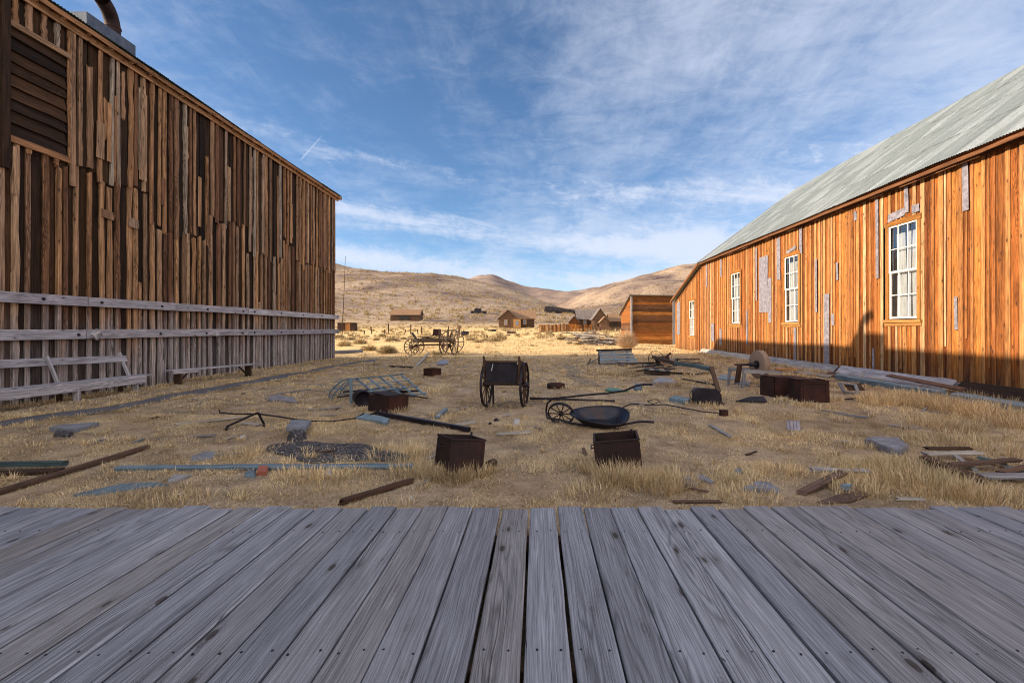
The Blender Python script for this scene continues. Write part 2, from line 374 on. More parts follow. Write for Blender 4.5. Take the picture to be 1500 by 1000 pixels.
def straw(name, cols, tr=.25):
    n = NT(name); t = n.tint(); p = n.pos()
    col = n.ramp(t, [(i / (len(cols) - 1), c) for i, c in enumerate(cols)])
    col = n.mix(1., col, n.ramp(n.noise(p, .45, 4, .6), [(.34, (.66, .62, .59, 1)), (.46, (.95, .92, .88, 1)), (.56, (1.06, 1.02, .94, 1)), (.68, (1.25, 1.17, 1.02, 1))]), 'MULTIPLY')
    col = n.mix(n.math('MULTIPLY', n.rng(n.noise(p, .8, 4, .6), .5, .68), .3), col, '#8a8058')
    d = n.N('ShaderNodeBsdfDiffuse', Color=col); u = n.N('ShaderNodeBsdfTranslucent', Color=col)
    m = n.N('ShaderNodeMixShader', Fac=tr); n.n.links.new(d.outputs[0], m.inputs[1]); n.n.links.new(u.outputs[0], m.inputs[2]); n.n.links.new(m.outputs[0], n.out.inputs[0]); return n.m
M['grass'] = straw('straw_grass', ['#8a7a62', '#c0aa8a', '#e2cca8', '#a69272', '#f0e0c0', '#d2b892', '#b6a27a'])
M['sage'] = straw('sage_twigs', ['#7c6a50', '#a08c6a', '#b5a282', '#8a7858', '#c4b292'])
M['brush'] = straw('bare_brush_twigs', ['#b09478', '#ccb094', '#dcc4aa', '#927860'])
M['thicket'] = straw('thicket_twigs', ['#2a2a34', '#3a3840', '#46424a', '#33323c'])

n = NT('trodden_dirt'); p = n.pos(); a = n.noise(p, 2.2, 8, .7); b = n.noise(p, 40, 4, .7)
M['trod'] = n.finish(n.ramp(n.math('ADD', n.math('MULTIPLY', a, .6), n.math('MULTIPLY', b, .4)), [(.35, '#5c4f48'), (.5, '#80725f'), (.68, '#9a8a74')]), .95, b, .6, .02, 0, .2)
M['eave'] = wood('eave_wood', ['#6e4a32', '#84583a', '#9a6a44'], .45, 1.2, .7, .3, .4)
M['wagonwood'] = wood('weathered_wagon_wood', ['#5c4c42', '#786658', '#4a3c34', '#8c7a6a'], .45, 1.2, .8, .4, .5)
# ------------------------------------------------------------------ ground sheet
def grid_obj(name, xs2d, ys2d, mat, kind, dz=0.0):
    h, w = xs2d.shape; z = HH(xs2d, ys2d) + dz
    v = np.stack([xs2d, ys2d, z], -1).reshape(-1, 3)
    i = np.arange(h * w).reshape(h, w)
    q = np.stack([i[:-1, :-1], i[:-1, 1:], i[1:, 1:], i[1:, :-1]], -1).reshape(-1, 4)
    me = bpy.data.meshes.new(name); me.from_pydata(v.tolist(), [], q.tolist())
    me.polygons.foreach_set('use_smooth', [True] * len(q)); me.materials.append(mat)
    o = bpy.data.objects.new(name, me); COL.objects.link(o); return tag(o, kind=kind)
ys = np.concatenate([np.arange(-40, -4, 4.), np.arange(-4, 30, .22), 30 * np.exp(np.linspace(0, math.log(4200 / 30), 330))])
sx = np.linspace(-1, 1, 301)
X2 = np.sign(sx)[None, :] * (np.abs(sx)[None, :] * (18 + 1.25 * np.maximum(ys, 0)[:, None]) + np.abs(sx)[None, :] ** 3 * 40)
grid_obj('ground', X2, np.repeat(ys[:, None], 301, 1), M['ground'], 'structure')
def strip(name, pts, w, mat, n=90, ends=.25):
    pts = np.array(pts, float); d = np.r_[0, np.cumsum(np.hypot(*(np.diff(pts, axis=0).T)))]
    t = np.linspace(0, d[-1], n); cx = np.interp(t, d, pts[:, 0]); cy = np.interp(t, d, pts[:, 1])
    tx = np.gradient(cx); ty = np.gradient(cy); L = np.hypot(tx, ty); nx, ny = -ty / L, tx / L
    e = np.minimum(1, np.minimum(t, d[-1] - t) / ends) ** .5
    wl = w * e * (.5 + .10 * np.sin(t * 2.1) + .06 * np.sin(t * 5.3 + 1)); wr = w * e * (.5 + .10 * np.sin(t * 1.7 + 2) + .06 * np.sin(t * 6.1))
    s = np.linspace(-1, 1, 5)
    xs = np.stack([cx + nx * np.where(k < 0, wl, wr) * k for k in s], 1); yy = np.stack([cy + ny * np.where(k < 0, wl, wr) * k for k in s], 1)
    return grid_obj(name, xs, yy, mat, 'structure', .012)
PATH = [(-9.6, 2), (-9.0, 8), (-8.65, 9.5), (-8.6, 12.3), (-8.5, 15.3), (-8.6, 21), (-8.3, 25)]
strip('path', PATH, .72, M['path'])
PATH2 = [tuple(G(*p).xy) for p in ((828, 534), (842, 543), (838, 552), (862, 562), (880, 566))]
strip('trodden_path', PATH2, .42, M['trod'], 40, .8)
PATCH = [tuple(G(*p).xy) for p in ((398, 652), (440, 656), (500, 662), (560, 668), (600, 676))]
strip('gravel_patch', PATCH, .95, M['gravel'], 90, 1.2)

# ------------------------------------------------------------------ boardwalk
DZ = EYE - 1.35; DY = 3.62
bw = empty('boardwalk', (0, 2, 0), 'weathered grey plank boardwalk filling the foreground', 'boardwalk')
m = MB(); nails = MB(); x = -7.2; k = 0
rr = random.Random(21)
while x < 7.0:
    w = .191 + rr.uniform(-.008, .008)
    gap = rr.choice([.009, .011, .013, .015, .018])
    cx = x + w / 2; e = rr.uniform(-.03, .04)
    m.plank((cx, -2.2, DZ - .019 + rr.uniform(-.003, .003)), (cx + rr.uniform(-.004, .004), DY + e, DZ - .019 + rr.uniform(-.004, .003)), w, .038, seg=26, jit=.012, ch=.007, rag=.004, rnd=rr, twist=rr.uniform(-.02, .02))
    for ny in (-.4, .75, 2.0, 3.2):
        for dx in (-.055, .055):
            q = V((cx + dx + rr.uniform(-.012, .012), ny + rr.uniform(-.02, .02), DZ - .002))
            nails.tube([q, q + V((0, 0, .0035))], .0055, 8, .3)
    x += w + gap
m.build('planks', M['deck'], bw); nails.build('nail_heads', M['iron'], bw)
m = MB()
for yy in (-.4, .75, 2.0, 3.2): m.plank((-7.2, yy, DZ - .14), (7, yy, DZ - .14), .09, .19, tint=.2)
m.build('joists', M['darkwood'], bw)

# ------------------------------------------------------------------ left barn
XL = -11.0; EZ = 8.72; YE = 26.0
lb = empty('timber_barn', (XL - 5, 9, 0), 'tall dark board-and-batten barn wall with two grey horizontal rails', 'barn')
rr = random.Random(5)
bd = MB(); bt = MB(); y = -8.0; brk = 4.6; left = 0
WR = (9.85, 11.1, 5.55, 7.95)
while y < YE - .05:
    w = rr.uniform(.21, .34)
    if left <= 0: brk = rr.choice([4.55, 4.7, 5.4, 5.6, 4.6, 5.5]); left = rr.randint(4, 9)
    left -= 1
    w = min(w, YE - y)
    c = y + w / 2; z1 = brk + rr.uniform(-.15, .12); lean = rr.uniform(-.03, .03)
    blk = WR[0] - .05 < c < WR[1] + .1
    x0 = XL + rr.uniform(-.012, .012)
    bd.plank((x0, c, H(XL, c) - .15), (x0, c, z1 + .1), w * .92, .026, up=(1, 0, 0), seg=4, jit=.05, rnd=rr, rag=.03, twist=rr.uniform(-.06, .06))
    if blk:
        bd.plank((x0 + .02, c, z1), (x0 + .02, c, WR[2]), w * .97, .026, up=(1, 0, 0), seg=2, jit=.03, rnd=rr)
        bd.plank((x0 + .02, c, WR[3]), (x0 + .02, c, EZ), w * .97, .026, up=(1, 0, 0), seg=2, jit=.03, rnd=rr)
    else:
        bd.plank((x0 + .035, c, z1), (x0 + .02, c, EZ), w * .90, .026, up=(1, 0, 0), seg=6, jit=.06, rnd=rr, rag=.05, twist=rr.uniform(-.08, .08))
    def batt(yc, wd, za, zb, xo):
        bt.plank((XL + xo, yc, za), (XL + xo + rr.uniform(-.006, .012), yc + rr.uniform(-.03, .03), zb), wd, rr.uniform(.04, .085), up=(1, 0, 0), seg=9, jit=rr.choice([.12, .18, .26]), rnd=rr, rag=.05, taper=rr.uniform(.85, 1.2))
    bw_ = rr.uniform(.075, .14)
    batt(y + rr.uniform(-.05, .06), bw_, H(XL, y) - .1, z1 + rr.uniform(-.1, .06), .042)
    if blk:
        batt(y, bw_, z1, WR[2] - .03, .062); batt(y, bw_, WR[3] + .03, EZ, .062)
    elif rr.random() < .94: batt(y + rr.uniform(-.07, .07), rr.uniform(.065, .13), z1 + rr.uniform(-.12, .1), EZ - (rr.random() < .1) * rr.uniform(.5, 1.5), .07)
    if rr.random() < .16 and not blk: batt(c, rr.uniform(.05, .09), z1 + rr.uniform(0, 2), EZ - rr.uniform(0, 2), .055)
    if rr.random() < .14: batt(c, rr.uniform(.06, .1), .1, rr.uniform(1.2, 3.4), .05)
    y += w
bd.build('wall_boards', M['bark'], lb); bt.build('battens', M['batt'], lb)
m = MB(); m.plank((XL + .10, 9.78, 4.9), (XL + .10, 9.78, EZ), .16, .10, up=(1, 0, 0), seg=3, jit=.05); m.plank((XL + .08, 9.45, 0), (XL + .08, 9.45, 5.0), .2, .08, up=(1, 0, 0), seg=3)
m.build('door_post', M['bark'], lb)
m = MB(); n_ = 9
for i in range(n_):
    z0 = WR[2] + .1 + (WR[3] - WR[2] - .1) * i / n_; hgt = (WR[3] - WR[2]) / n_
    m.plank((XL + .035, WR[0], z0 + hgt / 2 + rr.uniform(-.02, .02)), (XL + .035, WR[1], z0 + hgt / 2 + rr.uniform(-.03, .03)), hgt * 1.12, .022, up=(1, 0, .22), seg=3, jit=.08, rnd=rr)
m.build('shutter', M['bark'], lb)
m = MB(); m.plank((XL + .09, WR[0] - .05, WR[2]), (XL + .09, WR[1] + .05, WR[2] - .02), .14, .05, up=(1, 0, 0), tint=.8); m.plank((XL + .09, WR[0] - .05, WR[3]), (XL + .09, WR[1] + .12, WR[3]), .12, .05, up=(1, 0, 0), tint=.6)
m.plank((XL + .092, WR[1] + .12, WR[2] - .6), (XL + .092, WR[1] + .12, EZ), .13, .05, up=(1, 0, 0), tint=.4, seg=4, jit=.06)
m.build('shutter_frame', M['batt'], lb)
for (z, seams) in ((2.26, [-8, -2, 4.4, 11.5, 17.9, YE + .1]), (1.47, [-8, -3, 5.2, 11.45, 17.9, YE + .1])):
    for i in range(len(seams) - 1):
        ra = MB().plank((XL + .16, seams[i] + .012, z + rr.uniform(-.02, .02)), (XL + .16, seams[i + 1] - .012, z + rr.uniform(-.02, .02)), .225, .07, up=(1, 0, 0), seg=10, jit=.03, rnd=rr, ch=.008).build('rail', M['rail'], lb)
        yy = seams[i] + .35
        while yy < seams[i + 1] - .1:
            if yy > 3: MB().tube([(XL + .19, yy, z), (XL + .215, yy, z), (XL + .222, yy, z), (XL + .245, yy, z)], [.034, .034, .016, .015], 8, .3).build('bolt', M['iron'], ra)
            yy += 1.9
MB().box((XL + .215, 11.7, 1.47), .05, .2, .2, Matrix.Rotation(math.radians(45), 3, 'X'), tint=.9).build('washer_block', M['rail'], lb)
MB().box((XL + .21, 16.1, 1.46), .04, .17, .17, tint=.9).build('washer_block', M['rail'], lb)
def corrug(name, y0, y1, e, r, mat, parent, pitch=.076, amp=.009, rows=8, jit=.02, seed=1):
    """roof sheet; e=(x,z) eave, r=(x,z) ridge"""
    rd = random.Random(seed); ny = int((y1 - y0) / pitch * 5); yy = np.linspace(y0, y1, ny)
    L = math.hypot(r[0] - e[0], r[1] - e[1]); nx_, nz_ = -(r[1] - e[1]) / L, (r[0] - e[0]) / L
    if nz_ < 0: nx_, nz_ = -nx_, -nz_
    wav = amp * np.sin(yy / pitch * 6.28318)
    mb = MB(); parts = []
    rows_ = rows; base = 0
    V_ = []; U_ = []; F_ = []; T_ = []
    for k in range(rows_):
        a, b = k / rows_, (k + 1) / rows_ + (.02 if k < rows_ - 1 else 0)
        sheet = np.floor((yy + .31 * k) / .66); rdv = np.array([rd.uniform(-1, 1) for _ in range(int(sheet.max() - sheet.min()) + 2)])
        off = rdv[(sheet - sheet.min()).astype(int)]
        for q, (s_, lift) in enumerate(((a, .012), ((a + b) / 2, .006), (b, 0))):
            s2 = s_ * np.ones(ny)
            if q == 0: s2 = s2 - (jit * np.abs(off) / L)
            up = wav + lift + off * .004 + .02 * np.sin(yy * .5 + 1)
            V_.append(np.stack([e[0] + (r[0] - e[0]) * s2 + nx_ * up, yy, e[1] + (r[1] - e[1]) * s2 + nz_ * up], 1)); U_.append(np.stack([s2 * L + k * 3.7, yy], 1))
        for q in range(2):
            i0 = (k * 3 + q) * ny + np.arange(ny - 1); F_.append(np.stack([i0, i0 + 1, i0 + ny + 1, i0 + ny], 1))
    v = np.concatenate(V_); u = np.concatenate(U_); f = np.concatenate(F_)
    if e[0] > r[0]: pass
    me = bpy.data.meshes.new(name); loc = WL[parent.name]
    me.from_pydata((v - np.array(loc)).tolist(), [], f.tolist())
    me.uv_layers.new(name='UVMap').data.foreach_set('uv', u[f.ravel()].astype(np.float32).ravel())
    me.polygons.foreach_set('use_smooth', [True] * len(f)); me.materials.append(mat)
    o = bpy.data.objects.new(name, me); COL.objects.link(o); o.parent = parent; WL[o.name] = loc; return o
EX = XL + .30; RX = XL - 9; RZ = EZ + .1 + 9.3 * math.tan(math.radians(9))
corrug('roof', -8.3, YE + .25, (EX, EZ + .10), (RX, RZ), M['groof'], lb, seed=3, rows=4)
m = MB(); m.plank((EX - .04, -8.3, EZ + .02), (EX - .04, YE + .22, EZ + .02), .035, .12, seg=40, jit=.12, tint=.8)
m.plank((XL + .13, -8.2, EZ - .08), (XL + .13, YE + .1, EZ - .08), .03, .18, seg=30, jit=.1, tint=.2)
y = -8
while y < YE + .2: m.plank((XL - .2, y, EZ + .015), (EX - .07, y, EZ - .005), .05, .09, tint=.5); y += .61
m.build('eave_trim', M['batt'], lb)
m = MB().plank((EX - .02, YE + .18, EZ + .02), (RX, YE + .18, RZ - .1), .03, .16, tint=.3)
m.build('bargeboard', M['darkwood'], lb)
m = MB(); y = XL - 9
while y < XL - .05: m.plank((y + .15, YE - .02, -.1), (y + .15, YE - .02, EZ + .05 + (XL - y) * math.tan(math.radians(9)) * .95), .285, .03, up=(0, 1, 0)); y += .3
m.build('end_wall', M['bark'], lb)
m = MB().poly([(XL - 9, YE, 0), (XL - 9, -8, 0), (XL - 9, -8, RZ), (XL - 9, YE, RZ)]).poly([(XL - 9, -8, 0), (XL, -8, 0), (XL, -8, EZ), (XL - 9, -8, RZ)])
m.poly([(XL - .03, -8, -.1), (XL - .03, YE - .04, -.1), (XL - .03, YE - .04, EZ + .03), (XL - .03, -8, EZ + .03)])  # dark sheet close behind the boards; its colour stands in for gap shade
m.build('inner_wall', M['inside'], lb)
vb = MB().box((-11.85, 12.6, 9.18), 1.3, 1.45, .62, tint=.4).build('vent_box', M['galv'], lb)
bend = [V((-11.5, 12.95, 9.3)), V((-11.5, 12.95, 9.75)), V((-11.5, 12.92, 9.9)), V((-11.46, 12.82, 10.02)), V((-11.40, 12.68, 10.09)), V((-11.3, 12.40, 10.16))]
m = MB().tube(bend, .17, 18, .5, caps=False); m.tube(bend[::-1], .155, 18, .5, caps=False)
m.tube([bend[1] - V((0, 0, .02)), bend[1] + V((0, 0, .02))], .185, 18); m.build('stovepipe', M['rust'], vb)
# small patches on the barn wall
tp = [(11.9, 6.3, .22, .9), (12.15, 6.6, .12, 1.5), (12.1, 4.5, .35, .2), (12.9, 4.45, .3, .25), (13.9, 5.6, .13, .8), (13.2, 6.9, .22, 2.4), (15.4, 5.7, .14, 1.6), (9.95, 4.9, .1, 1.0)]
for (y, z, w, h) in tp: MB().plank((XL + .115, y, z - h / 2), (XL + .115, y + .02, z + h / 2), w, .012, up=(1, 0, 0), seg=3, jit=.06).build('patch_board', M['batt'], lb)

# ------------------------------------------------------------------ right hall
XR = 11.1; RE = 6.0; YM = 32.0; YF = 38.3; RZ2 = 3.85
rb = empty('timber_hall', (XR + 6, 18, 0), 'orange-brown wooden hall with white sash windows and a corrugated metal roof', 'hall')
rr = random.Random(9)
WIN = [(7.75, 8.9, 1.9, 4.8), (13.9, 15.03, 1.92, 4.8), (20.22, 21.35, 1.92, 4.78), (26.05, 27.2, 1.92, 4.72), (33.6, 34.7, 1.15, 3.62)]
def topz(y): return RE if y < YM else RE - .05 + (RZ2 - RE) * (y - YM) / (YF - YM)
bd = MB(); bt = MB(); y = 1.0
def vert(mb, yc, w, th, xo, z0, z1, **k):
    segs = [(z0, z1)]
    for (a, b, c, d) in WIN:
        if a - .1 < yc + w * .5 and yc - w * .5 < b + .1:
            segs = [(z0, c - .12), (d + .1, z1)]
    for (p, q) in segs:
        if q - p > .08: mb.plank((XR - xo, yc, p), (XR - xo - rr.uniform(0, .004), yc + rr.uniform(-.006, .006), q), w, th, up=(-1, 0, 0), rnd=rr, **k)
while y < YF:
    w = min(rr.uniform(.26, .36), YF - y); c = y + w / 2
    bz = H(XR, c) + .02
    vert(bd, c, w * .985, .024, 0 + rr.uniform(0, .006), bz, topz(c), seg=3, jit=.01)
    vert(bt, y, rr.uniform(.085, .15), rr.uniform(.02, .032), .03, bz - .02, topz(y), seg=3, jit=.035)
    if rr.random() < .2: vert(bt, c, rr.uniform(.05, .1), .02, .027, bz + rr.uniform(0, 1.5), topz(c), seg=3, jit=.05)
    y += w
bd.build('wall_boards', M['orange'], rb); bt.build('battens', M['orbatt'], rb)
m = MB()
segs = [(1, WIN[0][0])] + [(WIN[i][1], WIN[i + 1][0]) for i in range(4)] + [(WIN[4][1], YF)]
xb = XR + .03
for (a, b) in segs:
    m.poly([(xb, a, -.2), (xb, a, RE if a < YM else topz(a)), (xb, min(b, YM) if a < YM else b, RE if a < YM else topz(b)), (xb, b if b < YM else b, -.2)]) if not (a < YM < b) else m.poly([(xb, a, -.2), (xb, a, RE), (xb, YM, RE), (xb, b, topz(b)), (xb, b, -.2)])
for (a, b, c, d) in WIN: m.poly([(xb, a, -.2), (xb, a, c), (xb, b, c), (xb, b, -.2)]); m.poly([(xb, a, d), (xb, a, topz(a)), (xb, b, topz(b)), (xb, b, d)])
XB = XR + 12.4
m.poly([(XR + .03, YF, -.2), (XB, YF, -.2), (XB, YF, RZ2), (XR + .03, YF, RZ2)]); m.poly([(XB, 1, -.2), (XB, YF, -.2), (XB, YF, RZ2), (XB, YM, RE), (XB, 1, RE)])
RGX, RGZ = XR + 6.2, 10.9
for yy in (1.0, YM): m.poly([(XR, yy, RE if yy > 2 else -.2), (XB, yy, RE if yy > 2 else -.2), (XB, yy, RE), (RGX, yy, RGZ - .15), (XR, yy, RE)] if yy < 2 else [(XR, yy, RE), (XB, yy, RE), (RGX, yy, RGZ - .15)])
m.poly([(XR + 3, 2, .05), (XR + 3, YF - 1, .05), (XR + 3, YF - 1, 5), (XR + 3, 2, 5)])
m.build('inner_wall', M['inside'], rb)
sl = (RGZ - RE) / 6.2
corrug('roof', .7, YM + .25, (XR - .38, RE + .10 - .38 * sl + .24), (RGX, RGZ + .1), M['roof'], rb, rows=4, seed=8, amp=.012, jit=.05)
corrug('back_slope', .7, YM + .25, (XB + .38, RE + .10 - .38 * sl + .24), (RGX, RGZ + .1), M['roof'], rb, rows=2, seed=9, pitch=.3)
# lean-to roof slopes down along y
m = MB(); pts = []
nx = 60
for i in range(nx + 1): pass
m.slab([(XR - .35, YM - .1, RE + .06), (XB + .3, YM - .1, RE + .06), (XB + .3, YF + .35, RZ2 + .0), (XR - .35, YF + .35, RZ2 + .0)], (0, 0, .03), .5)
m.build('lean_to_roof', M['roof'], rb)
m = MB(); ez = RE + .10 - .38 * sl + .24
m.plank((XR - .30, .7, ez - .10), (XR - .30, YM + .2, ez - .10), .04, .10, seg=40, jit=.15, tint=.3)
m.plank((XR - .045, .7, ez - .03), (XR - .045, YM, ez - .03), .03, .24, seg=20, jit=.05, tint=.1)
m.plank((XR - .17, .7, ez + .02), (XR - .17, YM, ez + .02), .26, .025, tint=.2)
m.plank((XR - .36, YM + .0, RE - .02), (XR - .36, YF + .33, RZ2 - .06), .04, .16, tint=.5)
m.plank((XR - .05, YM, RE - .13), (XR - .05, YF + .1, RZ2 - .17), .03, .2, tint=.6)
m.build('eave_trim', M['eave'], rb)
MB().plank((XR - .30, YM + .22, ez - .02), (RGX, YM + .22, RGZ - .02), .04, .16, tint=.4).build('bargeboard', M['darkwood'], rb)
for (a, b, c, d) in WIN:
    wf = MB()
    wf.plank((XR - .045, a - .06, c - .02), (XR - .045, a - .06, d + .0), .13, .05, up=(-1, 0, 0), tint=.7); wf.plank((XR - .045, b + .06, c - .02), (XR - .045, b + .06, d), .13, .05, up=(-1, 0, 0), tint=.3)
    wf.plank((XR - .05, a - .16, d + .07), (XR - .05, b + .16, d + .07), .15, .06, up=(-1, 0, 0), tint=.4)
    wf.plank((XR - .06, a - .18, c - .075), (XR - .06, b + .18, c - .075), .09, .10, up=(-1, 0, 0), tint=.9); wf.plank((XR - .045, a - .16, c - .17), (XR - .045, b + .16, c - .17), .11, .04, up=(-1, 0, 0), tint=.8)
    wo = wf.build('window', M['trim'], rb)
    s_ = MB(); mid = (c + d) / 2
    for (z0, z1, xo) in ((c, mid + .02, .0), (mid - .02, d, -.025)):
        X = XR - .005 + xo
        for yy in (a + .028, b - .028): s_.plank((X, yy, z0), (X, yy, z1), .055, .035, up=(-1, 0, 0))
        for zz in (z0 + .03, z1 - .025): s_.plank((X - .001, a + .05, zz), (X - .001, b - .05, zz), .055, .035, up=(-1, 0, 0))
        for k in (1, 2): yy = a + (b - a) * k / 3; s_.plank((X, yy, z0 + .05), (X, yy, z1 - .05), .024, .028, up=(-1, 0, 0))
        s_.plank((X - .002, a + .05, (z0 + z1) / 2), (X - .002, b - .05, (z0 + z1) / 2), .024, .026, up=(-1, 0, 0))
    s_.build('sash', M['sash'], wo)
    g_ = MB()
    for k in range(3):
        for (z0, z1) in ((c, mid), (mid, d)):
            for h_ in range(2):
                y0_ = a + (b - a) * k / 3; y1_ = a + (b - a) * (k + 1) / 3; q0 = z0 + (z1 - z0) * h_ / 2; q1 = z0 + (z1 - z0) * (h_ + 1) / 2; t1, t2 = rr.uniform(-.006, .006), rr.uniform(-.006, .006)
                g_.poly([(XR + .012 + t1, y0_, q0), (XR + .012, y0_, q1), (XR + .012 + t2, y1_, q1), (XR + .012, y1_, q0)])
    g_.build('glass', M['glass'], wo)
    cu = MB()
    for (ya, yb, n_) in ((a + .12, a + (b - a) * .50, 22), (a + (b - a) * .54, b - .12, 22)):
        rg = []
        for zz in (c + .02, c + (d - c) * .5, d - .25):
            rg.append([V((XR + .12 + .034 * math.sin(i * 1.9 + zz) + .015 * math.sin(i * .7), ya + (yb - ya) * i / n_ + (.02 * math.sin(zz * 3)), zz)) for i in range(n_ + 1)])
        cu.rings(rg, .5, True, close=False)
    cu.build('curtain', M['curtain'], wo)
def wr(px, py, xo=.0): Y = (XR - xo) / (px - CX) * F; return Y, EYE - (py - CY) / (px - CX) * (XR - xo)
tins = [(1410, 1419, 241, 309), (1283, 1287, 292, 408), (1325, 1331, 275, 312), (1301, 1325, 314, 324), (1336, 1347, 302, 312), (1251, 1255, 310, 323), (1171, 1175, 335, 372), (1152, 1166, 366, 370), (1138, 1143, 350, 410), (1112, 1125, 378, 458), (1125, 1130, 408, 472), (1207, 1215, 431, 540), (1218, 1222, 460, 476), (1399, 1402, 435, 482), (1042, 1046, 474, 499), (1054, 1057, 482, 505), (992, 996, 443, 490), (1194, 1197, 380, 457), (1163, 1166, 480, 533), (1107, 1109, 363, 440), (1278, 1281, 510, 549), (1034, 1036, 385, 420), (1055, 1057, 380, 405), (1225, 1228, 385, 410), (1093, 1095, 455, 505)]
for (x0, x1, y0, y1) in tins:
    ya, zt = wr(x0, y0, .06); yb, _ = wr(x1, y0, .06); _, zb = wr(x0, y1, .06); yc = (ya + yb) / 2
    MB().plank((XR - .062, yc, zb), (XR - .062, yc + .02, zt), max(abs(ya - yb), .1), .006, up=(-1, 0, 0), seg=4, jit=.05, rag=.02, ch=.001).build('tin_patch', M['tin'], rb)
m = MB(); m.plank((XR - .10, 1, .05), (XR - .10, 30, .03), .1, .30, seg=30, jit=.08, tint=.3)
m.build('sill_beam', M['greywood'], rb)

# ------------------------------------------------------------------ slanting wooden shed beside the hall
sh = empty('plank_shed', (11, 47, 0), 'small leaning shed of rough horizontal planks beyond the hall', 'shed')
x0, x1, y0 = 8.88, 13.0, 45.0; hz = H(10, 45)
m = MB(); z = hz - .25; i = 0
while z < 4.65:
    hgt = R.uniform(.22, .36); m.plank((x0 - .03, y0, z + hgt / 2), (x1, y0, z + hgt / 2 + R.uniform(-.02, .02)), hgt * 1.03, .035, up=(0, -1, -.12), seg=8, jit=.06); z += hgt
m.build('front_wall', M['shedwood'], sh)
m = MB(); z = hz - .3
while z < 4.5:
    hgt = R.uniform(.22, .36); ye = 50.5 - max(0, (z - 3.0)) / 1.7 * 5.2
    if ye > y0 + .3: m.plank((x0, y0 + .05, z + hgt / 2), (x0, ye, z + hgt / 2), hgt * 1.03, .035, up=(-1, 0, -.12), seg=4, jit=.05)
    z += hgt
m.build('side_wall', M['shedwood'], sh)
MB().plank((x0 - .02, y0 - .04, hz - .2), (x0 - .02, y0 - .04, 4.75), .16, .12, up=(0, -1, 0), tint=.3).build('corner_post', M['greywood'], sh); m = MB().plank((x1 - .15, y0 - .05, hz - .1), (x1 - .15, y0 - .05, 4.7), .22, .08, up=(0, -1, 0), tint=.1)
m.build('corner_post', M['greywood'], sh)
m = MB().slab([(x0 - .25, y0 - .3, 4.78), (x1 + .2, y0 - .3, 4.72), (x1 + .2, 50.8, 2.95), (x0 - .25, 50.8, 3.05)], (0, 0, .06), .5)
m.build('roof', M['greyroof'], sh)
m = MB().poly([(x1, y0, -.2), (x1, 50.6, -.2), (x1, 50.6, 3.0), (x1, y0, 4.7)]).poly([(x0 + .03, y0 + .04, -.2), (x1, y0 + .04, -.2), (x1, y0 + .04, 4.7), (x0 + .03, y0 + .04, 4.7)]).poly([(x0 + .04, y0, -.2), (x0 + .04, 50.4, -.2), (x0 + .04, 50.4, 3.0), (x0 + .04, y0, 4.6)])
m.build('inner_wall', M['inside'], sh)

# ------------------------------------------------------------------ camera, sun, sky
cam = bpy.data.cameras.new('camera'); co = bpy.data.objects.new('camera', cam); COL.objects.link(co)
co.location = (0, 0, EYE); co.rotation_euler = (math.radians(90), 0, 0); cam.lens = F / 1500 * 36; cam.sensor_width = 36
cam.shift_x = -(CX - 750) / 1500; cam.shift_y = -(500 - CY) / 1500; cam.clip_end = 12000; cam.clip_start = .05; S.camera = co
sd = V((math.cos(SUN_EL) * math.cos(SUN_AZ), math.cos(SUN_EL) * math.sin(SUN_AZ), -math.sin(SUN_EL)))
sun = bpy.data.lights.new('sun', 'SUN'); so = bpy.data.objects.new('sun', sun); COL.objects.link(so)
sun.energy = 4.6; sun.angle = math.radians(.5); sun.color = (1, .83, .62); so.rotation_euler = sd.to_track_quat('-Z', 'Y').to_euler()
wd = bpy.data.worlds.new('World'); S.world = wd; wd.use_nodes = True; nt = wd.node_tree; nt.nodes.clear()
n = NT.__new__(NT); n.n = nt; n.m = None
out = nt.nodes.new('ShaderNodeOutputWorld'); bg = nt.nodes.new('ShaderNodeBackground'); nt.links.new(bg.outputs[0], out.inputs[0])
sky = nt.nodes.new('ShaderNodeTexSky'); sky.sky_type = 'NISHITA'; sky.sun_disc = False; sky.sun_elevation = SUN_EL
sky.sun_rotation = math.atan2(-sd.x, -sd.y); sky.air_density = 1.0; sky.dust_density = .6; sky.ozone_density = 2.0; sky.altitude = 2500
d = n.N('ShaderNodeTexCoord').outputs[0]
sp = n.N('ShaderNodeSeparateXYZ', Vector=d); dx, dy, dz = sp.outputs
zz = n.math('ADD', n.math('MAXIMUM', dz, 0), .07)
u = n.math('DIVIDE', dx, zz); v = n.math('DIVIDE', dy, zz)
uv = n.N('ShaderNodeCombineXYZ', X=u, Y=v, Z=0).outputs[0]
# high cirrus is laid on a cloud plane (u, v); low bands follow azimuth and elevation
az = n.math('ARCTAN2', dx, dy); el = n.math('ARCSINE', dz)
big = n.noise(n.map(uv, (.42, .30, 1), (2.3, 1.7, 0), (0, 0, .35)), 1, 4, .55, .1)
wsp = n.noise(n.map(uv, (1.5, .55, 1), (.4, .2, 0), (0, 0, -.50)), 1.5, 10, .68, .35)
wsp2 = n.noise(n.map(uv, (2.2, 2.9, 1), (3.4, 5.2, 0), (0, 0, .5)), 2.1, 9, .7, .5)
right = n.rng(az, -.55, .45, 0, 1)
hi = n.math('ADD', n.math('MULTIPLY', big, .66), n.math('ADD', n.math('MULTIPLY', wsp, .38), n.math('MULTIPLY', wsp2, .24)))
hi = n.math('ADD', hi, n.math('MULTIPLY', right, .17))
c1 = n.math('MULTIPLY', n.rng(hi, .62, .92), .66)
ae = n.N('ShaderNodeCombineXYZ', X=az, Y=n.math('ADD', el, n.math('MULTIPLY', az, .09)), Z=0).outputs[0]
e_ = n.math('ADD', el, n.math('MULTIPLY', az, .093))
